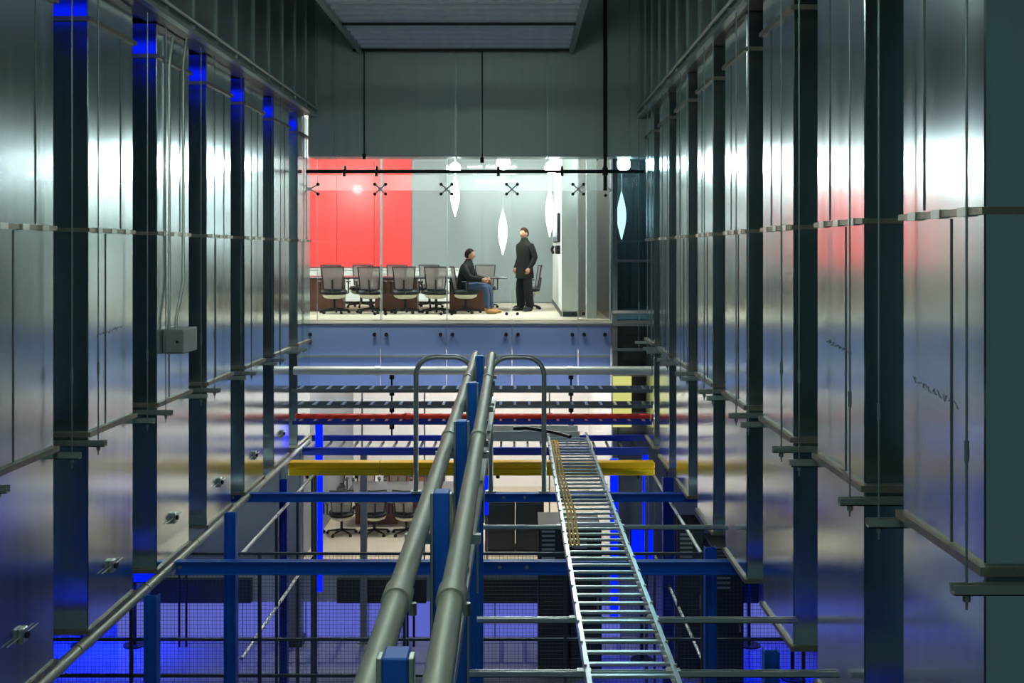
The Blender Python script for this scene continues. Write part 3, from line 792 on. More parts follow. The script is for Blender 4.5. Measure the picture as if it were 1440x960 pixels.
def head_mesh(c, yaw=0.0):
    """head facing +X, about 0.23 tall: skull, jaw, nose, brow, lips, ears"""
    m = MB(False); nu, nv = 24, 18; vs = []; fs = []
    for i in range(nv + 1):
        a = math.pi * i / nv; zz = math.cos(a)
        for k in range(nu):
            b = 2 * math.pi * k / nu
            x = math.sin(a) * math.cos(b); y = math.sin(a) * math.sin(b)
            rx, ry, rz = 0.104, 0.082, 0.125
            if zz < 0: ry *= 1 + 0.25 * zz; rx *= 1 + 0.10 * zz
            px, py, pz = rx * x, ry * y, rz * zz
            if x > 0:
                px -= 0.008 * max(0, 1 - abs(zz - 0.08) / 0.14) * (1 if abs(y) > 0.2 else 0.2)
                px += 0.030 * max(0, 1 - abs(y) / 0.24) * max(0, 1 - abs(zz + 0.18) / 0.24)
                px += 0.010 * max(0, 1 - abs(y) / 0.5) * max(0, 1 - abs(zz + 0.85) / 0.2)
                px += 0.006 * max(0, 1 - abs(y) / 0.35) * max(0, 1 - abs(zz + 0.5) / 0.12)
            vs.append((px, py, pz))
    for i in range(nv):
        for k in range(nu):
            fs.append((i * nu + k, (i + 1) * nu + k, (i + 1) * nu + (k + 1) % nu, i * nu + (k + 1) % nu))
    m.add(vs, fs)
    for s in (-1, 1): m.ell((-0.005, s * 0.078, -0.01), (0.022, 0.010, 0.034), 10, 6)
    R = Matrix.Rotation(yaw, 3, 'Z')
    m.v = [tuple(R @ Vector(p) + Vector(c)) for p in m.v]
    return m
def hand_mesh(wrist, d, side, thumb, curl=0.35):
    """palm, four fingers of different lengths and a thumb; d = pointing direction"""
    m = MB(False); w_ = Vector(wrist); d = Vector(d).normalized(); th = Vector(thumb); th = (th - d * th.dot(d)).normalized()
    nrm = d.cross(th)
    m.tube([w_, w_ + d * 0.04, w_ + d * 0.09], [0.026, 0.038, 0.036], 8)
    for k, (o, ln) in enumerate(((0.030, 0.072), (0.010, 0.082), (-0.010, 0.076), (-0.029, 0.058))):
        p0 = w_ + d * 0.08 + th * o; p1 = p0 + (d * 0.9 + nrm * curl * side) * ln * 0.5; p2 = p1 + (d * 0.6 + nrm * 0.8 * side) * ln * 0.5
        m.tube([p0, p1, p2], [0.0105, 0.0095, 0.007], 6)
    p0 = w_ + d * 0.03 + th * 0.03; p1 = p0 + (th * 0.7 + d * 0.6) * 0.04; p2 = p1 + (d * 0.9 + nrm * 0.4 * side) * 0.035
    m.tube([p0, p1, p2], [0.013, 0.011, 0.008], 6)
    return m
def join(*ms):
    o = MB(False)
    for m in ms: o.add(m.v, m.f)
    return o
def hair_mesh(c, yaw, thick=0.010):
    m = MB(False); nu, nv = 24, 12; vs = []; fs = []; 
    for i in range(nv + 1):
        for k in range(nu):
            b = 2 * math.pi * k / nu; front = math.cos(b)
            amax = math.radians(62 if front > 0.55 else (82 if front > 0.0 else 122))
            a = amax * i / nv
            t = thick if i < nv else -0.006
            vs.append(((0.104 + t) * math.sin(a) * math.cos(b) - 0.004, (0.082 + t) * math.sin(a) * math.sin(b), (0.125 + t) * math.cos(a)))
    for i in range(nv):
        for k in range(nu):
            fs.append((i * nu + k, (i + 1) * nu + k, (i + 1) * nu + (k + 1) % nu, i * nu + (k + 1) % nu))
    m.add(vs, fs); R = Matrix.Rotation(yaw, 3, 'Z')
    m.v = [tuple(R @ Vector(p) + Vector(c)) for p in m.v]
    return m
def eyes(c, yaw, parent):
    R = Matrix.Rotation(yaw, 3, 'Z')
    for s in (-1, 1):
        m = MB(False); m.ell(tuple(R @ Vector((0.083, s * 0.03, 0.008)) + Vector(c)), (0.010, 0.013, 0.007), 8, 6); m.build('eye', 'eye', parent, True)
def shoe(parent, heel, toe, m, z=0.0):
    h = Vector(heel); t = Vector(toe); d = (t - h)
    s = MB(False)
    s.tube([h - d * 0.10 + Vector((0, 0, 0.045)), h + Vector((0, 0, 0.05)), h + d * 0.35 + Vector((0, 0, 0.05)), h + d * 0.8 + Vector((0, 0, 0.038)), h + d * 1.05 + Vector((0, 0, 0.03))], [0.03, 0.045, 0.047, 0.04, 0.018], 10)
    s.cyl(h + Vector((0, 0, 0.05)), h + Vector((0, 0, 0.13)), 0.045, 0.05, 10)
    for i, p in enumerate(s.v): s.v[i] = (p[0], p[1], max(p[2], 0.002))
    s.build('shoe', m, parent, True)

def loft(m, rings, n=20):
    """closed elliptical loft; rings of (cx, cy, z, rx, ry)"""
    vs = []; fs = []
    for cx, cy, z, rx, ry in rings:
        for k in range(n):
            a = 2 * math.pi * k / n; c, d = math.cos(a), math.sin(a)
            vs.append((cx + rx * math.copysign(abs(c) ** 0.85, c), cy + ry * math.copysign(abs(d) ** 0.85, d), z))
    for i in range(len(rings) - 1):
        for k in range(n):
            fs.append((i * n + k, i * n + (k + 1) % n, (i + 1) * n + (k + 1) % n, (i + 1) * n + k))
    fs.append(tuple(reversed(range(n)))); fs.append(tuple((len(rings) - 1) * n + k for k in range(n)))
    m.add(vs, fs); return m

# standing man, faces the seated one
st = empty('person', (0.15, 22.8, ZUP), 'standing man in a dark coat and black trousers facing the seated man', 'person')
st.rotation_euler = (0, 0, math.pi + 0.7)
hc = (0.02, 0, 1.655)
body = {'pelvis': ((0, 0, .95), (.14, .10)), 'waist': ((0, 0, 1.12), (.13, .095)), 'chest': ((0, 0, 1.34), (.15, .11)), 'neckb': ((0, 0, 1.47), .07), 'neck': ((.015, 0, 1.58), .052)}
edges = [('pelvis', 'waist'), ('waist', 'chest'), ('chest', 'neckb'), ('neckb', 'neck')]
arm = {}
for s, n in ((1, 'l'), (-1, 'r')):
    body['sh' + n] = ((-.01, s * .17, 1.39), .04); body['el' + n] = ((-.07, s * .235, 1.14), .042); body['wr' + n] = ((.07, s * .22, .92), .028)
    body['hip' + n] = ((0, s * .09, .88), .085); body['kn' + n] = ((.02, s * .13, .49), .055); body['an' + n] = ((-.03, s * .15, .10), .04)
    edges += [('chest', 'sh' + n), ('sh' + n, 'el' + n), ('el' + n, 'wr' + n), ('pelvis', 'hip' + n), ('hip' + n, 'kn' + n), ('kn' + n, 'an' + n)]
ex = join(head_mesh(hc, 0.1), hand_mesh((.07, .22, .92), (.35, 0, -1), 1, (1, 0, 0)), hand_mesh((.07, -.22, .92), (.35, 0, -1), -1, (1, 0, 0)))
finish_skin('body', body, edges, 'pelvis', 'skin', st, ex)
jm = loft(MB(False), [(0, 0, .70, .165, .215), (0, 0, .74, .165, .215), (0, 0, .92, .15, .20), (0, 0, 1.08, .14, .185), (0, 0, 1.25, .15, .20), (0, 0, 1.36, .145, .205), (0, 0, 1.43, .125, .185), (0, 0, 1.48, .09, .12), (0.005, 0, 1.53, .072, .075), (.01, 0, 1.57, .066, .068)])
for s, n in ((1, 'l'), (-1, 'r')):
    jm.tube([(0, s * .10, 1.40), (-.01, s * .185, 1.385), (-.035, s * .225, 1.29), (-.07, s * .25, 1.15), (-.02, s * .245, 1.04), (.055, s * .228, .93), (.062, s * .226, .915)], [.06, .078, .072, .064, .06, .05, .046], 12)
jm.build('jacket', 'jacket', st, True)
tr = {'pel': ((0, 0, .93), (.12, .10))}; te = []
for s, n in ((1, 'l'), (-1, 'r')):
    tr['hip' + n] = ((0, s * .10, .78), .10); tr['kn' + n] = ((.02, s * .13, .49), .10); tr['an' + n] = ((-.03, s * .15, .05), .095)
    te += [('pel', 'hip' + n), ('hip' + n, 'kn' + n), ('kn' + n, 'an' + n)]
finish_skin('trousers', tr, te, 'pel', 'trousers', st)
for s in (1, -1): shoe(st, (-.05, s * .15, 0), (.18, s * .18, 0), 'shoe')
hair_mesh(hc, 0.1).build('hair', 'hair', st, True); eyes(hc, 0.1, st)

# seated man, faces right towards the standing one
se = empty('person', (PX(657, 22.0), 22.0, ZUP), 'seated man in a dark jacket and jeans facing the standing man', 'person')
se.rotation_euler = (0, 0, -0.25)
hc2 = (0.06, 0, 1.205)
body = {'pelvis': ((-.04, 0, .56), (.15, .12)), 'waist': ((-.03, 0, .72), (.13, .10)), 'chest': ((0, 0, .92), (.15, .11)), 'neckb': ((.02, 0, 1.04), .07), 'neck': ((.045, 0, 1.13), .052)}
edges = [('pelvis', 'waist'), ('waist', 'chest'), ('chest', 'neckb'), ('neckb', 'neck')]
for s, n in ((1, 'l'), (-1, 'r')):
    body['sh' + n] = ((0, s * .17, .95), .04); body['el' + n] = ((.12, s * .24, .74), .042); body['wr' + n] = ((.36, s * .15, .70), .028)
    body['hip' + n] = ((.03, s * .10, .54), .085); body['kn' + n] = ((.44, s * .13, .55), .058); body['an' + n] = ((.47, s * .14, .10), .04)
    edges += [('chest', 'sh' + n), ('sh' + n, 'el' + n), ('el' + n, 'wr' + n), ('pelvis', 'hip' + n), ('hip' + n, 'kn' + n), ('kn' + n, 'an' + n)]
ex = join(head_mesh(hc2, -0.1), hand_mesh((.36, .15, .70), (1, -.2, -.3), 1, (0, -.3, 1)), hand_mesh((.36, -.15, .70), (1, .2, -.3), -1, (0, .3, 1)))
finish_skin('body', body, edges, 'pelvis', 'skin', se, ex)
jm = loft(MB(False), [(-.05, 0, .475, .16, .20), (-.05, 0, .52, .165, .205), (-.045, 0, .66, .15, .19), (-.03, 0, .80, .15, .195), (-.005, 0, .92, .145, .205), (.005, 0, .99, .125, .185), (.02, 0, 1.04, .09, .12), (.03, 0, 1.085, .072, .075), (.04, 0, 1.12, .066, .068)])
for s, n in ((1, 'l'), (-1, 'r')):
    jm.tube([(0, s * .10, .96), (0, s * .185, .945), (.04, s * .225, .86), (.11, s * .25, .745), (.20, s * .215, .715), (.335, s * .16, .703), (.35, s * .155, .702)], [.06, .078, .072, .064, .06, .05, .046], 12)
jm.build('jacket', 'jacket', se, True)
tr = {'pel': ((-.04, 0, .56), (.165, .13))}; te = []
for s, n in ((1, 'l'), (-1, 'r')):
    tr['hip' + n] = ((.06, s * .10, .545), .10); tr['kn' + n] = ((.44, s * .13, .55), .080); tr['an' + n] = ((.47, s * .14, .08), .062)
    te += [('pel', 'hip' + n), ('hip' + n, 'kn' + n), ('kn' + n, 'an' + n)]
finish_skin('trousers', tr, te, 'pel', 'jeans', se)
for s in (1, -1): shoe(se, (.46, s * .14, 0), (.68, s * .15, 0), 'tan')
hair_mesh(hc2, -0.1, 0.008).build('hair', 'hair_dark', se, True); eyes(hc2, -0.1, se)

# ------------------------------------------------------------------ pipe rack in the middle
def rackx(Y): return -0.302 - 0.008 * (Y - 2.62)
ZPIPE = -1.15
for s, lab in ((-1, 'long galvanized pipe running down the aisle, left of the blue posts'), (1, 'long galvanized pipe running down the aisle, right of the blue posts')):
    e = empty('galvanized_pipe', (rackx(6) + s * 0.09, 6, ZPIPE), lab, 'pipe', 'twin pipes on the blue posts')
    f_ = lambda Y: (rackx(Y) + s * 0.09, Y, ZPIPE)
    MB().cyl(f_(1.6), f_(11.75), 0.042, n=20).build('tube', 'pipe', e, True)
    for Y in (3.55, 6.6, 9.6):
        MB().cyl(f_(Y - 0.06), f_(Y + 0.06), 0.05, n=20).build('coupling', 'pipe', e, True)
        MB().cyl((rackx(Y) + s * 0.09 + 0.05, Y, ZPIPE - 0.02), (rackx(Y) + s * 0.09 + 0.05, Y, ZPIPE - 0.06), 0.014, n=6).build('bolt', 'strut', e)
    MB().cyl(f_(11.75), f_(11.79), 0.05, n=20).build('end_cap', 'pipe', e, True)
plab = ['nearest blue post between the twin pipes', 'second nearest blue post between the twin pipes', 'third blue post between the twin pipes', 'fourth blue post between the twin pipes', 'farthest blue post at the end of the twin pipes']
for i, Y in enumerate((2.62, 4.41, 6.27, 8.1, 10.2)):
    x = rackx(Y); zt = -1.0
    e = empty('blue_post', (x, Y, ZFLOOR), plab[i], 'post', 'blue posts of the pipe rack')
    MB().box(x - 0.032, x + 0.032, Y, Y + 0.085, ZFLOOR + 0.02, zt, 0.004).build('shaft', 'blue', e)
    for s in (-1, 1):
        MB().box(x + s * 0.0325, x + s * 0.0465, Y + 0.005, Y + 0.05, -2.6, zt - 0.002, 0.002).build('side_channel', 'strut', e)
    MB().box(x - 0.1, x + 0.1, Y - 0.06, Y + 0.14, ZFLOOR, ZFLOOR + 0.02).build('base_plate', 'blue', e)
    MB().box(x - 0.16, x + 0.16, Y + 0.087, Y + 0.12, ZPIPE - 0.085, ZPIPE - 0.046).build('pipe_shelf', 'strut', e)
ch = empty('strut_rail', (rackx(6) + 0.06, 6, -1.6), 'thin galvanized rail below the right long pipe', 'rail')
MB().box(-0.262, -0.222, 3.0, 11.0, -1.56, -1.50).build('channel', 'strut', ch)
for Y in (3.3, 5.0, 6.9, 8.8, 10.4):
    MB().cyl((-0.242, Y, -1.5), (-0.242, Y, -1.48), 0.016, n=6).build('bolt', 'strut', ch)
lc = MB().tube([(-0.245, 3.4, -1.62), (-0.25, 4.4, -1.70), (-0.25, 6.0, -1.66), (-0.255, 8.0, -1.72), (-0.26, 10.5, -1.62)], 0.010, 6).build('blue_cable', 'blue', None, True)
tag(lc, 'light blue cable hanging under the thin galvanized rail', 'cable')

# ------------------------------------------------------------------ cable ladder
ZT = -2.92
xl, xr = -0.16 * ZT, -0.374 * ZT
cl = empty('cable_ladder', ((xl + xr) / 2, 11, ZT), 'long shiny cable ladder with many rungs right of the twin pipes', 'cable ladder')
Y0, Y1 = 6.2, 16.9
for x in (xl, xr):
    s = -1 if x == xl else 1
    m = MB(); m.box(x - 0.004, x + 0.004, Y0, Y1, ZT - 0.05, ZT + 0.05); m.box(x - (0.03 if s > 0 else 0), x + (0.03 if s < 0 else 0), Y0, Y1, ZT + 0.046, ZT + 0.052); m.box(x - (0.03 if s > 0 else 0), x + (0.03 if s < 0 else 0), Y0, Y1, ZT - 0.052, ZT - 0.046)
    sr = m.build('side_rail', 'tray', cl)
    bolt = None
    for k in range(24):
        yy = Y0 + 0.3 + k * 0.44
        if bolt is None: bolt = MB().cyl((x - 0.03, yy, ZT + 0.05), (x - 0.03, yy, ZT + 0.065), 0.012, n=6).build('bolt', 'strut', sr)
        else: place(bolt, sr, (x, yy, ZT + 0.05))
rung = None
k = 0; yy = Y0 + 0.1
while yy < Y1:
    if rung is None: rung = MB().box(xl + 0.004, xr - 0.004, yy - 0.02, yy + 0.02, ZT - 0.035, ZT - 0.012, 0.004).build('rung', 'tray', cl); rz = ZT - 0.035
    else: place(rung, cl, ((xl + xr) / 2, yy, rz))
    yy += 0.218
# yellow cables lying in the ladder's far part
for i, dx in enumerate((0.06, 0.10, 0.14)):
    o = MB().tube([(xl + dx, 10.6, ZT + 0.002), (xl + dx + 0.03, 12.0, ZT + 0.0), (xl + dx - 0.01, 14.0, ZT + 0.002), (xl + dx, 16.5, ZT)], 0.014, 6).build('yellow_cable', 'yellow', None, True)
    tag(o, ['leftmost yellow cable lying in the cable ladder', 'middle yellow cable lying in the cable ladder', 'rightmost yellow cable lying in the cable ladder'][i], 'cable', 'yellow cables in the ladder')
# cross tray at the far end of the ladder and black cable
ct = empty('cross_tray', (0.2, 17.2, ZT), 'short galvanized tray crossing the far end of the cable ladder', 'cable tray')
for yy in (16.95, 17.5):
    MB().box(PX(688, 17), PX(815, 17), yy - 0.01, yy + 0.01, ZT - 0.10, ZT + 0.06).build('side_rail', 'pale_pipe', ct)
for k in range(6):
    x = PX(692, 17) + k * 0.26
    MB().box(x - 0.02, x + 0.02, 16.96, 17.49, ZT - 0.06, ZT - 0.03).build('rung', 'tray', ct)
o = MB().tube([(PX(722, 16.9), 16.9, PZ(602, 16.9)), (PX(740, 16.9), 16.88, PZ(601, 16.9)), (PX(765, 16.8), 16.8, PZ(605, 16.8)), (PX(785, 16.5), 16.5, PZ(609, 16.5)), (PX(802, 16.3), 16.3, PZ(612, 16.3) - 0.02)], 0.03, 8).build('black_cable', 'black', None, True)
tag(o, 'thick black cable arching over the far end of the ladder', 'cable')
# struts carrying the ladder
slab = ['farthest thin strut crossing under the cable ladder', 'thin strut crossing under the ladder between both blue beams', 'nearest thin strut crossing under the cable ladder']
for i, (y, yy) in enumerate(((740, 11.45), (870, 8.62), (945, 7.5))):
    z = PZ(y, yy)
    e = empty('support_strut', (0.9, yy, z), slab[i], 'strut', 'struts under the cable ladder')
    m = MB(); m.box(-0.40, 2.26, yy - 0.02, yy + 0.02, z - 0.03, z - 0.024); m.box(-0.40, 2.26, yy - 0.02, yy - 0.015, z - 0.03, z + 0.012); m.box(-0.40, 2.26, yy + 0.015, yy + 0.02, z - 0.03, z + 0.012)
    m.build('channel', 'tray', e)
    for x in (xl, xr):
        MB().box(x - 0.05, x + 0.05, yy - 0.03, yy + 0.03, z + 0.013, z + 0.02).build('clamp', 'strut', e)

# ------------------------------------------------------------------ guard hoops
YH = 15.15
def hoop(xa, xb, zbot, label):
    e = empty('guard_hoop', ((xa + xb) / 2, YH, zbot), label, 'guard rail', 'guard hoops')
    zt = PZ(502, YH); r = 0.26; pts = [(xa, YH, zbot)]
    for k in range(7):
        a = math.pi / 2 * k / 6
        pts.append((xa + r - r * math.cos(a), YH, zt - r + r * math.sin(a)))
    for k in range(7):
        a = math.pi / 2 * k / 6
        pts.append((xb - r + r * math.sin(a), YH, zt - r + r * math.cos(a)))
    pts.append((xb, YH, zbot))
    MB().tube(pts, 0.036, 10).build('hoop_tube', 'strut', e, True)
    for x in (xa, xb):
        MB().cyl((x, YH, zbot), (x, YH, zbot + 0.02), 0.08, n=12).build('foot_plate', 'strut', e)
hoop(PX(585, YH), PX(665, YH), -3.42, 'galvanized guard hoop left of the blue posts')
hoop(PX(690, YH), PX(765, YH), -3.42, 'galvanized guard hoop right of the blue posts')

# ------------------------------------------------------------------ blue steel frame at the duct bottoms
def beam(Y, y0, y1, xa, xb, label, m='blue'):
    z0, z1 = PZ(y1, Y), PZ(y0, Y)
    e = empty('blue_beam', ((xa + xb) / 2, Y, z0), label, 'beam', 'blue cross beams')
    t = 0.012
    MB().box(xa, xb, Y + 0.05, Y + 0.062, z0, z1).build('web', m, e)
    MB().box(xa, xb, Y, Y + 0.11, z1 - t, z1).build('upper_flange', m, e)
    MB().box(xa, xb, Y, Y + 0.11, z0, z0 + t).build('lower_flange', m, e)
    for x in (xa + 0.05, -0.2, 0.1, xb - 0.1):
        MB().cyl((x, Y + 0.05, (z0 + z1) / 2), (x, Y + 0.03, (z0 + z1) / 2), 0.022, n=6).build('bolt', 'strut', e)
    return e
beam(11.8, 790, 808, PX(245, 11.8), PX(1068, 11.8), 'nearest blue cross beam below the ducts')
beam(15.15, 694, 706, PX(322, 15.15), PX(982, 15.15), 'second blue cross beam, carrying the guard hoops')
# blue ladder tray formed by two far rails
bt = empty('blue_ladder_tray', (-0.8, 19.1, -3.5), 'wide navy blue ladder tray in front of the lower glass', 'cable tray')
for Y, y0, y1 in ((18.75, 629, 640), (19.6, 612, 620)):
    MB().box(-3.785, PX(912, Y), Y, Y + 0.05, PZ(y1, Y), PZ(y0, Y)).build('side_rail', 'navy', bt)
rg = None
for k in range(26):
    x = -3.9 + k * 0.24
    if rg is None: rg = MB().box(x - 0.02, x + 0.02, 18.8, 19.6, -3.52, -3.49).build('rung', 'black', bt)
    else: place(rg, bt, (x, 19.2, -3.52))
# columns
def column(x, Y, z0, z1, wd, label, m='blue'):
    X = PX(x, Y)
    e = empty('blue_column', (X, Y, z0), label, 'column', 'blue columns under the frame')
    MB().box(X - wd / 2, X + wd / 2, Y + 0.055, Y + 0.067, z0, z1).build('web', m, e)
    for s in (-1, 1): MB().box(X + s * wd / 2 - 0.006, X + s * wd / 2 + 0.006, Y, Y + 0.12, z0, z1).build('flange', m, e)
    MB().box(X - wd / 2 - 0.06, X + wd / 2 + 0.06, Y - 0.04, Y + 0.16, z0, z0 + 0.015).build('base_plate', m, e)
column(211, 10.8, ZFLOOR, -3.5, 0.12, 'leftmost blue column below the left ducts')
column(323, 12.2, ZFLOOR, -3.0, 0.12, 'tall blue column crossing the nearest beam on the left')
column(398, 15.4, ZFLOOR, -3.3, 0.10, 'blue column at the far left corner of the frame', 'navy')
column(1000, 12.2, ZFLOOR, -3.4, 0.12, 'blue column under the right end of the nearest beam')
column(1086, 9.3, ZFLOOR, -3.5, 0.12, 'rightmost blue column below the right ducts')
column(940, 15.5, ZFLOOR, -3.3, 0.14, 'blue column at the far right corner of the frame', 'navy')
# long rails under the duct fronts
for s, x, z, a, b, lab in ((-1, -3.845, -3.49, 7.6, 19.6, 'long pale rail under the front edge of the left ducts'),):
    e = empty('duct_rail', (x, (a + b) / 2, z), lab, 'rail')
    n = 7 if s < 0 else 8
    for k in range(n):
        ya = a + k * (b - a) / n; yb_ = ya + (b - a) / n - 0.02
        MB().cyl((x, ya, z), (x, yb_, z), 0.052, n=12).build('rail_length', 'pipe', e, True)

# ------------------------------------------------------------------ trays crossing in front of the spandrel
def cross_ladder(y_far, y_near, z, label, m='black', rail_m='tray_grey'):
    Yf = z * F / (353 - y_far); Yn = z * F / (353 - y_near)
    e = empty('cross_ladder', (-0.77, (Yf + Yn) / 2, z), label, 'cable ladder', 'cable ladders crossing the aisle')
    for Y in (Yf, Yn):
        MB().box(-3.84, 2.29, Y - 0.008, Y + 0.008, z - 0.035, z + 0.025).build('side_rail', rail_m, e)
    r0 = None
    for k in range(25):
        x = -3.72 + k * 0.245
        if r0 is None: r0 = MB().box(x - 0.022, x + 0.022, Yn + 0.008, Yf - 0.008, z + 0.0, z + 0.026).build('rung', 'tray', e)
        else: place(r0, e, (x, (Yn + Yf) / 2, z))
cross_ladder(544, 549, -2.36, 'top cable ladder crossing the aisle below the grey pipe')
cross_ladder(566, 571, -2.63, 'middle cable ladder crossing the aisle above the red pipe')
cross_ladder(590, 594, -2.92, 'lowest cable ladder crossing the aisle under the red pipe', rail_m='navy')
Yp = 18.3
gp = empty('grey_pipe', (-0.8, Yp, PZ(527, Yp)), 'thick pale galvanized pipe crossing below the spandrel glass', 'pipe')
MB().cyl((-3.84, Yp, PZ(521, Yp)), (2.29, Yp, PZ(521, Yp)), 0.072, n=18).build('tube', 'pale_pipe', gp, True)
for x in (-2.4, -0.9, 0.9):
    MB().cyl((x - 0.05, Yp, PZ(521, Yp)), (x + 0.05, Yp, PZ(521, Yp)), 0.082, n=18).build('coupling', 'pale_pipe', gp, True)
rp = empty('red_pipe', (-0.8, 18.45, PZ(588, 18.45)), 'red pipe crossing the aisle between the cable ladders', 'pipe')
MB().cyl((-3.84, 18.45, PZ(585, 18.45)), (2.29, 18.45, PZ(585, 18.45)), 0.045, n=14).build('tube', 'red_pipe', rp, True)
for x in (-1.9, 0.55):
    MB().cyl((x - 0.05, 18.45, PZ(585, 18.45)), (x + 0.05, 18.45, PZ(585, 18.45)), 0.056, n=14).build('coupling', 'red_pipe', rp, True)
for i, x in enumerate((551, 803)):
    Yq = 18.55
    e = empty('hanger_rod', (PX(x, Yq), Yq, PZ(612, Yq)), ['dark threaded rod carrying the crossing ladders, left one', 'dark threaded rod carrying the crossing ladders, near the ladder end'][i], 'rod', 'rods of the crossing ladders')
    MB().cyl((PX(x, Yq), Yq, PZ(612, Yq)), (PX(x, Yq), Yq, PZ(516, Yq)), 0.016, n=6).build('rod', 'black', e)
    for y in (530, 553, 576, 600):
        MB().cyl((PX(x, Yq), Yq, PZ(y + 3, Yq)), (PX(x, Yq), Yq, PZ(y - 3, Yq)), 0.045, n=6).build('nut', 'black', e)
Yw = 17.3
yr = empty('yellow_raceway', (-0.8, Yw, PZ(670, Yw)), 'yellow cable raceway crossing the aisle under the navy tray', 'raceway')
for k in range(4):
    a = PX(405, Yw) + k * 1.49; b = a + 1.48
    MB().box(a, b, Yw, Yw + 0.22, PZ(659, Yw), PZ(650, Yw), 0.012).build('lid', 'yellow', yr)
    MB().box(a, b, Yw + 0.015, Yw + 0.205, PZ(669, Yw), PZ(659.3, Yw), 0.012).build('trough', 'yellow_dark', yr)
for x in (-3.3, 2.1):
    MB().box(x - 0.025, x + 0.025, Yw + 0.08, Yw + 0.13, ZFLOOR, PZ(669, Yw)).build('support_leg', 'wire', yr)
for x in (430, 500, 700, 900):
    MB().cyl((PX(x, Yw), Yw + 0.1, PZ(669, Yw)), (PX(x, Yw), Yw + 0.1, PZ(674, Yw)), 0.03, n=8).build('foot', 'black', yr)

# ------------------------------------------------------------------ cage
YM = 12.7
cg = empty('mesh_cage', (-0.8, YM, ZFLOOR), 'fine wire mesh cage fence in front of the lower hall', 'fence')
m = MB(); pit = 0.045; x = -6.2
while x < 4.6:
    if not (-1.35 < x < -0.45): m.box(x - 0.0016, x + 0.0016, YM, YM + 0.003, ZFLOOR + 0.05, -3.62)
    x += pit
z = ZFLOOR + 0.05
while z < -3.62:
    m.box(-6.2, -1.35, YM + 0.003, YM + 0.006, z - 0.0016, z + 0.0016); m.box(-0.45, 4.6, YM + 0.003, YM + 0.006, z - 0.0016, z + 0.0016)
    z += pit
tag(m.build('wire_mesh', 'wire', cg), kind='stuff')
for z in (-3.6, -4.62, -5.05, ZFLOOR + 0.05):
    MB().box(-6.2, 4.6, YM - 0.015, YM + 0.015, z - 0.015, z + 0.015).build('rail', 'wire', cg)
for x in (-6.2, -4.6, PX(365, YM), -1.35, -0.45, PX(795, YM), 2.2, 3.4, 4.6):
    MB().box(x - 0.018, x + 0.018, YM - 0.02, YM + 0.02, ZFLOOR, -3.58).build('post', 'wire', cg)
for x, nm in ((-3.3, 'left'), (2.2, 'right')):
    e = empty('cage_side', (x, 15.6, ZFLOOR), 'open %s side frame of the mesh cage' % nm, 'fence')
    for z in (-3.62, -4.87):
        MB().cyl((x, 12.75, z), (x, 17.2, z), 0.022, n=8).build('rail', 'strut', e, True)
    for yy in (14.6, 16.0, 17.15):
        MB().box(x - 0.02, x + 0.02, yy - 0.02, yy + 0.02, ZFLOOR, -3.6).build('post', 'wire', e)

# ------------------------------------------------------------------ server racks
def rack(x0, x1, Y, zt, label):
    e = empty('server_rack', ((x0 + x1) / 2, Y + 0.4, ZFLOOR), label, 'server rack', 'black server racks')
    MB().box(x0, x1, Y, Y + 0.9, ZFLOOR, zt, 0.012).build('cabinet', 'black', e)
    d = MB().box(x0 + 0.02, x1 - 0.02, Y - 0.02, Y, ZFLOOR + 0.08, zt - 0.04, 0.004).build('door', 'dark', e)
    MB().box(x1 - 0.08, x1 - 0.055, Y - 0.045, Y - 0.02, (ZFLOOR + zt) / 2 - 0.12, (ZFLOOR + zt) / 2 + 0.12).build('handle', 'strut', d)
    for k in range(8):
        z = zt - 0.12 - k * 0.075
        MB().box(x0 + 0.06, x0 + 0.28, Y - 0.026, Y - 0.02, z, z + 0.035).build('vent_slot', 'strut', e)
rack(PX(757, 18), PX(800, 18), 18.0, PZ(738, 18), 'black server rack left of the cable ladder with pale vent slots')
rack(PX(802, 18), PX(846, 18), 18.0, PZ(742, 18), 'black server rack behind the cable ladder rungs')
rack(PX(1002, 17), PX(1046, 17), 17.0, PZ(770, 17), 'black server rack below the right ducts')
rack(PX(950, 18), PX(990, 18), 18.0, PZ(742, 18), 'black server rack left of the right blue column')

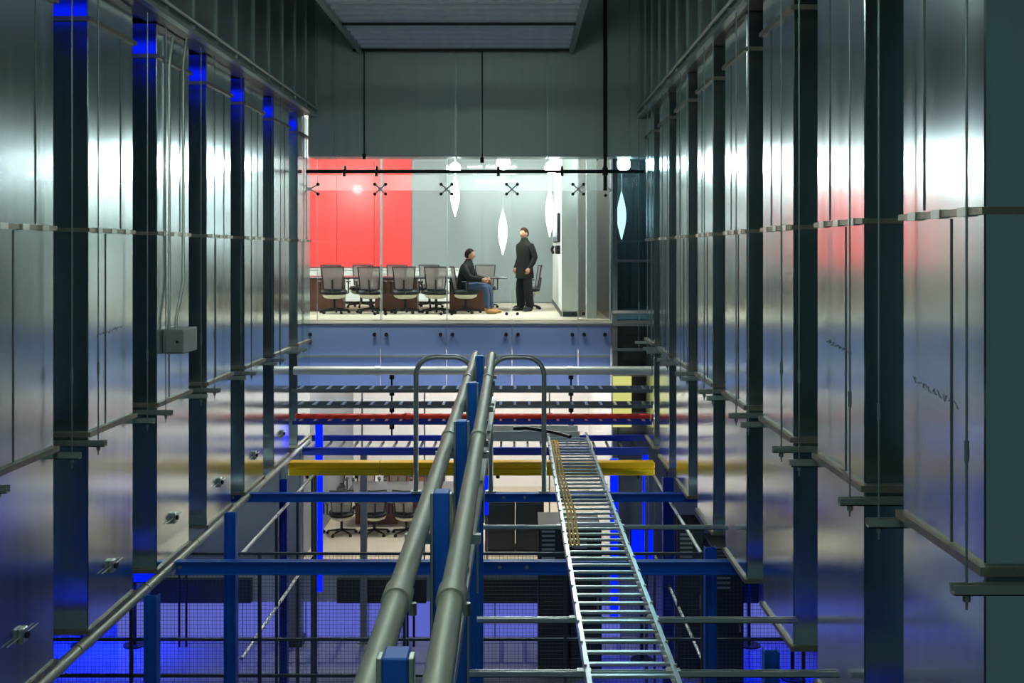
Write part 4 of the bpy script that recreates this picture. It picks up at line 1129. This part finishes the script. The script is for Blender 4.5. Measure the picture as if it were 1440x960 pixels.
# ------------------------------------------------------------------ glowing blue posts and added blue floods
def glow_post(x, Y, z0, z1, wd, label):  # blue posts under blue light; their lit look is built in as glow
    X = PX(x, Y)
    e = empty('blue_light_column', (X, Y, z0), label, 'light', 'blue light columns')
    MB().box(X - wd / 2, X + wd / 2, Y, Y + 0.05, z0, z1, 0.006).build('tube', 'led_tube', e)
    MB().box(X - wd / 2 - 0.01, X + wd / 2 + 0.01, Y + 0.05, Y + 0.07, z0, z1).build('back_channel', 'strut', e)
glow_post(448, 19.1, -6.1, -3.1, 0.12, 'glowing blue light column at the left of the lower glass')
glow_post(864, 19.0, -6.6, -3.7, 0.13, 'glowing blue light column right of the cable ladder')
glow_post(908, 19.0, -5.0, -3.6, 0.09, 'short glowing blue light column near the right ducts')
glow_post(683, 19.0, -4.7, -3.6, 0.08, 'short glowing blue light column beside the blue posts')
def add_blue_flood(x, Y, z, e_, label, wd=0.5, hh=0.3):  # floods added to turn the floor and surroundings blue
    e = empty('blue_floodlight', (x, Y, z), label, 'light', 'blue floodlights')
    MB().box(x - wd / 2, x + wd / 2, Y, Y + 0.12, z, z + hh, 0.01).build('housing', 'black', e)
    MB().cyl((x, Y + 0.06, ZFLOOR), (x, Y + 0.06, z + 0.005), 0.03, n=8).build('pole', 'black', e, True)
    MB().cyl((x, Y + 0.06, ZFLOOR), (x, Y + 0.06, ZFLOOR + 0.02), 0.2, n=16).build('foot', 'black', e)
    MB().box(x - wd / 2 + 0.02, x + wd / 2 - 0.02, Y - 0.01, Y, z + 0.02, z + hh - 0.02).build('lens', 'led_blue', e)
    lamp('flood_beam', 'AREA', (x, Y - 0.03, z + 0.15), e_, (0.0, 0.02, 1.0), wd * 0.9, e, (math.radians(-15), 0, 0), 0.26)
add_blue_flood(-7.9, 19.3, -6.0, 150, 'blue floodlight under the left ducts, outer one', 0.8)
add_blue_flood(-6.95, 19.3, -6.0, 150, 'blue floodlight under the left ducts, inner one', 0.8)
add_blue_flood(PX(903, 18.6), 18.6, PZ(790, 18.6), 60, 'blue floodlight right of the cable ladder', 0.42, 0.6)
add_blue_flood(4.6, 17.8, -5.6, 110, 'blue floodlight under the right ducts', 0.8)
add_blue_flood(4.2, 19.3, -6.0, 80, 'blue floodlight below the nearest right ducts', 0.8)
